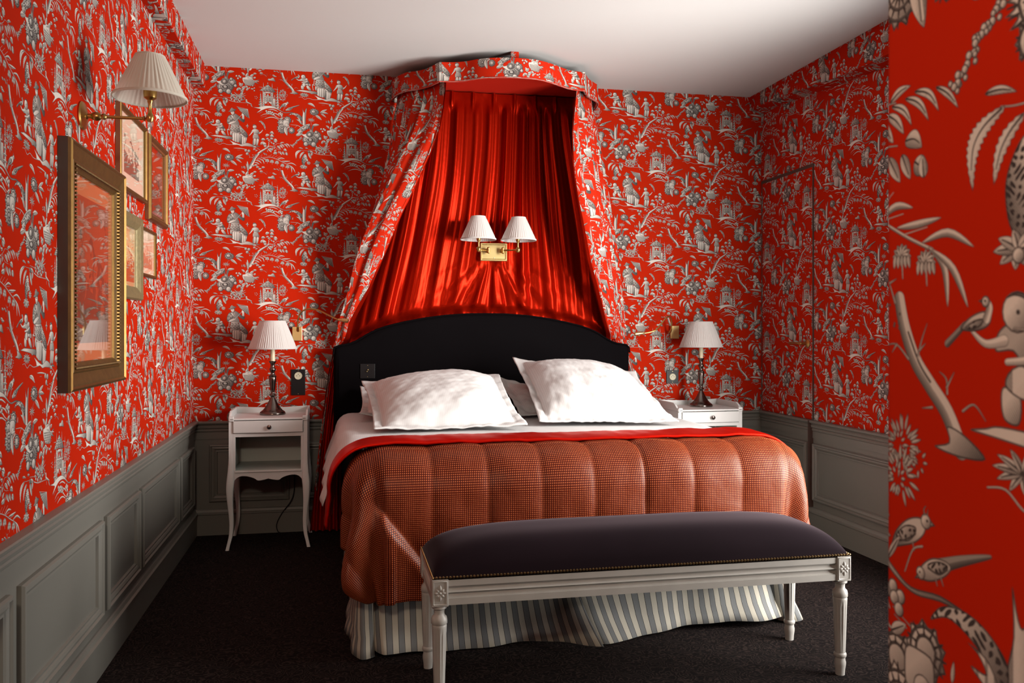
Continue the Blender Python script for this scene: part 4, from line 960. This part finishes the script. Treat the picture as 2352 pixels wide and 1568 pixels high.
def candle_lamp(x, y, z, label):
    lp = thing('candlestick_lamp', label, 'lamp', (x, y, z), 'candlestick lamps with pleated white shades')
    k = .00238
    pr = [(0,.0),(.071,.0),(.073,.006),(.070,.014),(.060,.022),(.056,.024),(.046,.036),(.036,.050),(.029,.062),(.020,.080),(.013,.094),(.010,.100),(.015,.104),(.018,.110),(.015,.116),(.010,.120),(.009,.128),(.012,.134),(.014,.146),(.016,.165),(.019,.190),(.0205,.206),(.019,.212),(.022,.216),(.022,.220),(.013,.226),(.010,.234),(.012,.242),(.017,.252),(.018,.260),(.013,.268),(.011,.276),(.013,.290),(.018,.297),(.021,.301),(.021,.305),(0,.306)]
    def mod(a, i): return 1-.05*abs(math.sin(a*7)) if 17 <= i <= 20 else 1
    MB().lathe(pr, 56, (x, y, z), mod=mod).build('candlestick', M['pewter'], lp, smooth=True, auto=50)
    MB().lathe([(0,.300),(.0135,.300),(.0130,.34),(.0135,.352),(.0125,.365),(.0130,.395),(0,.396)], 20, (x, y, z), mod=lambda a, i: 1+.05*math.sin(a*5+i)).build('candle_sleeve', M['wax'], lp, smooth=True)
    MB().lathe([(0,.395),(.010,.395),(.012,.42),(.016,.44),(.017,.455),(.012,.475),(0,.485)], 16, (x, y, z)).build('bulb', M['ivory'], lp, smooth=True)
    lampshade(lp, (x, y, z+.375), .134, .072, .158, 64, 3 if x < 1 else 9)
    return lp
candle_lamp(-.368, -.20, .7165, 'candlestick lamp with pleated shade standing on the left nightstand')
candle_lamp(2.248, -.20, .7165, 'candlestick lamp with pleated shade standing on the right nightstand')

# swing-arm lamp on the left wall
wl = thing('wall_lamp', 'single brass swing-arm lamp high on the left wall above the picture frames', 'lamp', (XL,-2.226,1.905))
AX = Matrix.Rotation(PI/2, 4, 'Y')
MB().lathe([(0,0),(.046,0),(.047,.004),(.043,.009),(.030,.012),(.012,.016),(.010,.020),(0,.020)], 40, (XL+.0005,-2.226,1.905), ax=AX).build('wall_plate', M['brass'], wl, smooth=True)
MB().lathe([(0,.018),(.008,.018),(.008,.030),(.013,.036),(.015,.046),(.013,.056),(.008,.062),(.010,.066),(.011,.070),(.008,.076),(.0055,.078),(.0055,.190),(.008,.192),(.009,.197),(0,.200)], 24, (XL,-2.226,1.905), ax=AX).build('arm', M['brass'], wl, smooth=True)
MB().lathe([(0,-.012),(.009,-.010),(.013,0),(.012,.010),(.008,.016),(.0065,.020),(.006,.050),(.009,.056),(.009,.062),(.020,.070),(.022,.082),(.021,.112),(0,.112)], 24, (-.617,-2.226,1.905)).build('lamp_holder', M['brass'], wl, smooth=True)
lampshade(wl, (-.617,-2.226,1.972), .117, .048, .142, 46, 17, 'shade2')

# double lamp on the satin
dl = thing('double_wall_lamp', 'brass wall lamp with two small white shades on the satin above the bed', 'lamp', (.935,-.115,1.675))
m = MB(); x0, x1, z0, z1, y_ = .851, 1.019, 1.621, 1.732, -.100
rg = []
for ins, yy in ((0,y_+.055),(0,y_),(.003,y_-.003),(.009,y_-.003),(.012,y_),(.014,y_+.001)): rg.append([(x0+ins,yy,z0+ins),(x1-ins,yy,z0+ins),(x1-ins,yy,z1-ins),(x0+ins,yy,z1-ins)])
m.grid(rg, cv=True); m.quad(rg[-1]); m.quad(rg[0]); m.build('back_plate', M['brightbrass'], dl)
for sgn, mx, hx, hy in ((-1,.896,.822,-.215),(1,.985,1.062,-.215)):
    m = MB(); m.lathe([(0,0),(.013,0),(.014,.006),(.010,.010),(.009,.030),(0,.030)], 20, (mx,y_-.001,1.683), ax=Matrix.Rotation(PI/2, 4, 'X')); m.tube([(mx,y_-.034,1.664),(mx,y_-.034,1.668),(mx,y_-.034,1.698),(mx,y_-.034,1.703)], [.005,.010,.010,.005], 14)
    m.tube([(mx,y_-.034,1.683),(lerp(mx,hx,.3),lerp(y_-.034,hy,.3),1.683),(lerp(mx,hx,.9),lerp(y_-.034,hy,.9),1.680),(hx,hy,1.680)], [.006,.0055,.0055,.010], 12)
    m.build('swing_arm', M['brass'], dl, smooth=True)
    MB().lathe([(0,-.014),(.010,-.012),(.015,-.004),(.016,.006),(.011,.014),(.006,.018),(.0055,.044),(.008,.050),(.013,.058),(.015,.072),(.014,.086),(0,.086)], 20, (hx,hy,1.678)).build('lamp_holder', M['brass'], dl, smooth=True)
    lampshade(dl, (hx+(-.002 if sgn < 0 else .004), hy, 1.738), .106, .043, .138, 44, 5+sgn)
MB().lathe([(0,0),(.0035,0),(.003,.002),(0,.0025)], 12, (.938,y_,1.640), ax=Matrix.Rotation(PI/2, 4, 'X')).build('screw', M['ivory'], dl)

# gooseneck reading lamps
def reading(name, label, plate, pts, head):
    r = thing(name, label, 'lamp', plate, 'brass gooseneck reading lamps'); x, y, z = plate
    MB().box(x-.029, -.022, z-.042, x+.029, -.001, z+.042).build('wall_plate', M['brightbrass'], r, bevel=.002)
    MB().tube([(pts[0][0],-.020,pts[0][2]-.018),(pts[0][0],pts[0][1]*.7,pts[0][2]-.016),pts[0]], [.010,.009,.0065], 12).build('knuckle', M['brass'], r, smooth=True)
    MB().tube(spline(pts, 6), .0048, 10).build('flexible_arm', M['brass'], r, smooth=True)
    a, b = head; a, b = Vector(a), Vector(b); d = b-a
    MB().tube([a, a+d*.1, a+d*.35, a+d*.38, a+d*.9, b], [.006,.0085,.0085,.0105,.0125,.0115], 18).build('lamp_head', M['brightbrass'], r, smooth=True)
    return r
reading('reading_lamp', 'brass gooseneck reading lamp bending toward the drape behind the left nightstand', (-.240,-.01,1.176),
    [(-.235,-.060,1.215),(-.232,-.075,1.262),(-.213,-.085,1.305),(-.170,-.095,1.322),(-.115,-.10,1.315),(-.060,-.135,1.288),(-.012,-.175,1.264),(.001,-.180,1.259)], ((.000,-.180,1.260),(.056,-.200,1.251)))
reading('reading_lamp', 'brass gooseneck reading lamp right of the headboard beside the right table lamp', (2.145,-.01,1.184),
    [(2.105,-.060,1.205),(2.100,-.075,1.250),(2.085,-.09,1.282),(2.055,-.10,1.278),(2.015,-.11,1.236),(1.975,-.12,1.198),(1.925,-.12,1.182),(1.895,-.12,1.179)], ((1.900,-.12,1.180),(1.836,-.122,1.172)))

# ---------------------------------------------------------------- sockets and switch
def socket(x, zc, w_, h_, label, zins, y=0., holes=True):
    s = thing('wall_socket', label, 'socket', (x, y, zc), 'dark socket plates beside the bed')
    m = MB(); m.box(x-w_/2, y-.006, zc-h_/2, x+w_/2, y-.0005, zc+h_/2); m.build('cover_plate', M['black'], s, bevel=.0015)
    A = Matrix.Rotation(PI/2, 4, 'X')
    ins = MB().lathe([(0,0),(.0225,0),(.0225,.003),(.021,.0045),(.019,.003),(0,.003)], 32, (x, y-.006, zins), ax=A).build('socket_insert', M['ivory'], s, smooth=True, auto=30)
    m = MB()
    for dx, dz in ((-.009,0),(.009,0),(0,.009)): m.lathe([(0,0),(.0024,0),(.0024,.0006),(0,.0006)], 10, (x+dx, y-.009, zins+dz), ax=A)
    m.build('pin_holes', M['black'], ins)
    for dz in (h_/2-.008, -h_/2+.008): MB().lathe([(0,0),(.0022,0),(.0018,.001),(0,.0012)], 10, (x, y-.006, zc+dz), ax=A).build('screw', M['brightbrass'], s)
    return s
socket(-.2345, .8865, .082, .154, 'tall black socket plate behind the left nightstand with one ivory outlet', .925)
socket(2.1355, .893, .084, .086, 'square black socket plate with one ivory outlet beside the right table lamp', .893)
sw = thing('light_switch', 'black toggle switch plate on the left side of the dark headboard', 'switch', (.170,-.126,.955))
MB().box(.127,-.1330,.912,.213,-.1290,.998).build('cover_plate', M['black'], sw, bevel=.001)
for dx, dz in ((0,.033),(0,-.033)): MB().lathe([(0,0),(.002,0),(.0015,.001),(0,.0012)], 10, (.170+dx,-.1330,.955+dz), ax=Matrix.Rotation(PI/2,4,'X')).build('screw', M['brightbrass'], sw)
for dx, dz in ((-.003,-.006),(.003,.004)): MB().tube([(.170+dx,-.1330,.955+dz),(.170+dx,-.144,.955+dz+.005)], [.0022,.003], 10).build('toggle', M['brightbrass'], sw, smooth=True)
o = MB().tube(spline([(-.30,-.035,.70),(-.262,-.032,.45),(-.255,-.032,.30),(-.268,-.034,.20),(-.33,-.034,.11),(-.357,-.036,.05),(-.345,-.040,.006),(-.30,-.06,.004)], 8), .0028, 8).build('lamp_cord', M['black'], None, smooth=True)
tag(o, 'thin black cord hanging behind the left nightstand to the floor', 'cord')

# ---------------------------------------------------------------- pictures on the left wall
def picture(name, label, y0, y1, z0, z1, t, prof, mats, pr, cat='picture', beads=0):
    """prof: (inward, projection, material index) across the moulding, from the outer back edge to the sight edge"""
    r = thing(name, label, cat, (XL, (y0+y1)/2, z0), 'framed prints on the left wall')
    m = MB(); pts = []
    for ins, p, mi in prof: pts.append(([(XL+p, y0+ins, z0+ins), (XL+p, y1-ins, z0+ins), (XL+p, y1-ins, z1-ins), (XL+p, y0+ins, z1-ins)], mi))
    for (a, mi), (b, _) in zip(pts, pts[1:]):
        for k in range(4):
            l = (k+1) % 4; m.quad([a[k], a[l], b[l], b[k]], mi=mi)
    f = m.build('frame', mats, r, merge=True)
    e = prof[-1]; pb = MB(); pb.quad([(XL+e[1]-.002,y0+e[0]-.002,z0+e[0]-.002),(XL+e[1]-.002,y1-e[0]+.002,z0+e[0]-.002),(XL+e[1]-.002,y1-e[0]+.002,z1-e[0]+.002),(XL+e[1]-.002,y0+e[0]-.002,z1-e[0]+.002)], [(0,0),(1,0),(1,1),(0,1)])
    pb.build('print', pr, r)
    pb = MB(); pb.box(XL+e[1]+.001, y0+e[0]-.001, z0+e[0]-.001, XL+e[1]+.003, y1-e[0]+.001, z1-e[0]+.001)
    pb.build('glass_pane', M['glass'], r)
    if beads:
        i = prof[beads][0]+.006; px = XL+prof[beads][1]+.002; mb = MB(); st = .0125
        for (ya, za, yb, zb_) in ((y0+i,z0+i,y1-i,z0+i),(y1-i,z0+i,y1-i,z1-i),(y1-i,z1-i,y0+i,z1-i),(y0+i,z1-i,y0+i,z0+i)):
            L_ = math.hypot(yb-ya, zb_-za); n = int(L_/st)
            for k in range(n):
                tt = k/n; mb.lathe([(0,-.0045),(.0035,-.003),(.0045,0),(.0035,.003),(0,.0045)], 6, (px, lerp(ya,yb,tt), lerp(za,zb_,tt)))
        mb.build('beading', M['gilt'], f, smooth=True)
    return r
picture('framed_print', 'largest gilt frame with beaded inner edge, lowest and nearest on the left wall', -2.475, -1.79, 1.008, 1.785, .05,
    [(0,.001,0),(0,.030,1),(.003,.038,2),(.010,.042,2),(.016,.036,1),(.022,.036,1),(.055,.026,1),(.060,.030,2),(.066,.031,2),(.074,.024,1),(.086,.018,2),(.090,.012,1)], [M['frameside'], M['gilt'], M['gold']], M['printA'], beads=8)
picture('framed_print', 'thin gilt frame with a pale landscape print directly behind the wall lamp', -1.79, -1.325, 1.745, 2.07, .03,
    [(0,.001,0),(0,.018,1),(.004,.022,1),(.012,.022,1),(.018,.016,1),(.020,.010,1)], [M['brownside'], M['gold']], M['printB'])
picture('framed_print', 'narrow bright gold frame, furthest along the upper row on the left wall', -1.28, -.884, 1.685, 2.062, .03,
    [(0,.001,0),(0,.016,1),(.006,.026,1),(.018,.026,1),(.026,.018,0),(.032,.014,1),(.038,.010,1)], [M['brownside'], M['gold']], M['printC'])
picture('framed_print', 'broad olive gilt frame around a small print, behind the largest frame', -1.765, -1.435, 1.322, 1.665, .03,
    [(0,.001,0),(0,.020,1),(.006,.028,1),(.030,.024,1),(.050,.014,1),(.054,.008,2)], [M['brownside'], M['green_gilt'], M['black']], M['printD'])
picture('framed_print', 'smallest frame with a thin gilt edge, lowest of the far group on the left wall', -1.415, -1.115, 1.430, 1.642, .03,
    [(0,.001,0),(0,.014,1),(.004,.018,1),(.012,.016,1),(.015,.009,1)], [M['brownside'], M['gold']], M['printE'])

# ---------------------------------------------------------------- bench
BN = thing('bench', 'long white carved bench with dark velvet seat at the foot of the bed', 'bench', (1.014,-2.40,0))
bx0, bx1, by0, by1 = .287, 1.741, -2.600, -2.205; zb0, zb1 = .334, .416
def rail(m, a, b, y, s, ax='x'):
    prof = [(0,zb0),(0,zb0+.021),(.004,zb0+.0215),(.004,zb0+.0235)]+[(.004+.007*math.sin(PI*k/8)-(.002 if k == 8 else 0),zb0+.0235+.015*k/8) for k in range(9)]+[(.0005,zb0+.040)]+[(.003+.007*math.sin(PI*k/8),zb0+.042+.015*k/8) for k in range(9)]+[(.003,zb0+.059),(0,zb0+.0595),(0,zb1),(.024,zb1),(.024,zb0)]
    rows = []
    for t in (a, b): rows.append([((t, y-s*p, z) if ax == 'x' else (y-s*p, t, z)) for p, z in prof])
    m.grid(rows, cv=True); m.quad(rows[0]); m.quad(rows[1])
for a, b, y, s, ax in ((bx0+.05,bx1-.05,by0+.004,-1,'x'),(bx0+.05,bx1-.05,by1-.004,1,'x'),(by0+.05,by1-.05,bx0+.004,-1,'y'),(by0+.05,by1-.05,bx1-.004,1,'y')):
    m = MB(); rail(m, a, b, y, s, ax); m.build('seat_rail', M['bench'], BN, merge=False)
def leg_profile():
    return [(0,.333),(.021,.333),(.0235,.328),(.0235,.322),(.017,.318),(.0155,.308),(.017,.300),(.0235,.294),(.0255,.284),(.0255,.274),(.0225,.270),(.0240,.266),(.0235,.260),(.0232,.248),(.0225,.235),(.0205,.160),(.0180,.085),(.0178,.078),(.0205,.075),(.0215,.070),(.0205,.064),(.0170,.060),(.0175,.052),(.0195,.044),(.0190,.034),(.0165,.018),(.0155,0),(0,0)]
for lx in (bx0+.026, bx1-.026):
    for ly, sy in ((by0+.026,-1), (by1-.026,1)):
        pr = leg_profile()
        def mod(a, i):
            if 13 <= i <= 15: f = abs(math.sin(a*6)); return 1-.11*(f**3 if i in (14,15) else f**6*.4)
            return 1
        lg = MB().lathe(pr, 72, (lx, ly, 0), mod=mod).build('leg', M['bench'], BN, smooth=True, auto=40)
        MB().box(lx-.026, ly-.026, .331, lx+.026, ly+.026, zb1).build('corner_block', M['bench'], lg, bevel=.0015)
        fy_ = ly+sy*.026; rs = MB(); zc = .374
        for k in range(8):
            an = k*PI/4; ln = .026 if k in (2,6) else (.021 if k in (0,4) else .019)
            for q in (0,):
                ux, uz = math.cos(an), math.sin(an); px_, pz_ = -uz, ux; rows = []
                for i in range(7):
                    t = i/6; r0 = .004+(ln-.004)*t; wd = .0048*math.sin(PI*t**.8)+.0006
                    rows.append([(lx+ux*r0+px_*wd*c, fy_+sy*(.0002+.0032*math.sin(PI*t)*(1-c*c)), zc+uz*r0+pz_*wd*c) for c in (-1,-.5,0,.5,1)])
                rs.grid(rows)
        rs.lathe([(0,.004),(.004,.003),(.005,0)], 12, (lx, fy_, zc), ax=Matrix.Rotation(-sy*PI/2 if sy > 0 else PI/2, 4, 'X'))
        rg = [[(lx+s_*(.021-i_), fy_+sy*h_, zc+z_*(.036-i_)) for s_, z_ in ((-1,-1),(1,-1),(1,1),(-1,1))] for i_, h_ in ((-.002,.0002),(0,.002),(.002,.0002))]
        rs.grid(rg, cv=True); rs.build('rosette', M['bench'], lg, smooth=True, auto=60)
# cushion
m = MB(); NX, NY = 90, 30; ex0, ex1, ey0, ey1 = bx0+.004, bx1-.004, by0+.004, by1-.004; fc = FN(50)
def cush(u, v):
    a, b = 2*u-1, 2*v-1
    h = max(0, 1-abs(a)**7)**.42*max(0, 1-abs(b)**3.6)**.48
    x = lerp(ex0, ex1, u); y = lerp(ey0, ey1, v)
    return (x, y, .418+.108*h*(1+.10*(1-a*a))*(1+.03*fc(x, y, 2.2))-.004)
def dens(t): return .5-.5*math.cos(PI*t)
m.grid([[cush(lerp(i/NX, dens(i/NX), .75), lerp(j/NY, dens(j/NY), .7)) for j in range(NY+1)] for i in range(NX+1)])
m.box(ex0, ey0, .413, ex1, ey1, .4165)
m.build('seat_cushion', M['velvet'], BN, smooth=True, auto=70)
m = MB(); st = .01085
def nails(xa, ya, xb, yb, dx, dy):
    n = int(round(math.hypot(xb-xa, yb-ya)/st))
    for k in range(n+1):
        t = k/n; A = Matrix.Rotation(PI/2, 4, 'X') if dy else Matrix.Rotation(dx*PI/2, 4, 'Y')
        if dy > 0: A = Matrix.Rotation(-PI/2, 4, 'X')
        m.lathe([(.0046,-.001),(.0044,.0012),(.003,.0030),(0,.0038)], 8, (lerp(xa,xb,t), lerp(ya,yb,t), .4215), ax=A)
nails(ex0, ey0-.0005, ex1, ey0-.0005, 0, -1); nails(ex0-.0005, ey0, ex0-.0005, ey1, -1, 0); nails(ex1+.0005, ey0, ex1+.0005, ey1, 1, 0); nails(ex0, ey1+.0005, ex1, ey1+.0005, 0, 1)
m.build('nailhead_trim', M['nail'], BN, smooth=True)

# ---------------------------------------------------------------- daylight, camera
wld = bpy.data.worlds.new('sky'); sc.world = wld; wld.use_nodes = True
bg = wld.node_tree.nodes['Background']; bg.inputs[0].default_value = (.75,.86,1,1); bg.inputs[1].default_value = 1.0
def area(name, loc, rot, sx, sy, e, c):
    l = bpy.data.lights.new(name, 'AREA'); l.shape = 'RECTANGLE'; l.size = sx; l.size_y = sy; l.energy = e; l.color = c
    o = bpy.data.objects.new(name, l); COL.objects.link(o); o.location = loc; o.rotation_euler = rot; return o
day = area('window_daylight', (XR+.26, (WY0+WY1)/2-.22, (WZ0+WZ1)/2-.02), Vector((-1,.88,-.03)).to_track_quat('-Z','Y').to_euler(), 1.35, 2.2, 128, (1,.965,.92))
day.data.spread = math.radians(112)
l_ = bpy.data.lights.new('hall_fill', 'POINT'); l_.energy = 75; l_.color = (1,.86,.68); l_.shadow_soft_size = .12
o = bpy.data.objects.new('hall_fill', l_); COL.objects.link(o); o.location = (-.45,-5.75,2.35)      # unseen fill light added behind the camera to brighten the near hall wall
cam = bpy.data.cameras.new('camera'); co = bpy.data.objects.new('camera', cam); COL.objects.link(co); sc.camera = co
YAW = math.atan(399/1971.)
co.location = (0,-5.28,1.2); co.rotation_euler = (PI/2, 0, -YAW)
cam.sensor_width = 36; cam.lens = 36*1971/2352; cam.shift_x = 0; cam.shift_y = -27/2352; cam.clip_start = .05
cam.dof.use_dof = True; cam.dof.focus_distance = 5.0; cam.dof.aperture_fstop = 14
sc.view_settings.view_transform = 'Standard'; sc.view_settings.look = 'None'; sc.view_settings.gamma = 1; sc.view_settings.exposure = 0.0
sc.view_settings.use_curve_mapping = False
sc.cycles.use_denoising = True; sc.cycles.max_bounces = 10; sc.cycles.diffuse_bounces = 1; sc.cycles.glossy_bounces = 4
sc.cycles.sample_clamp_indirect = 8
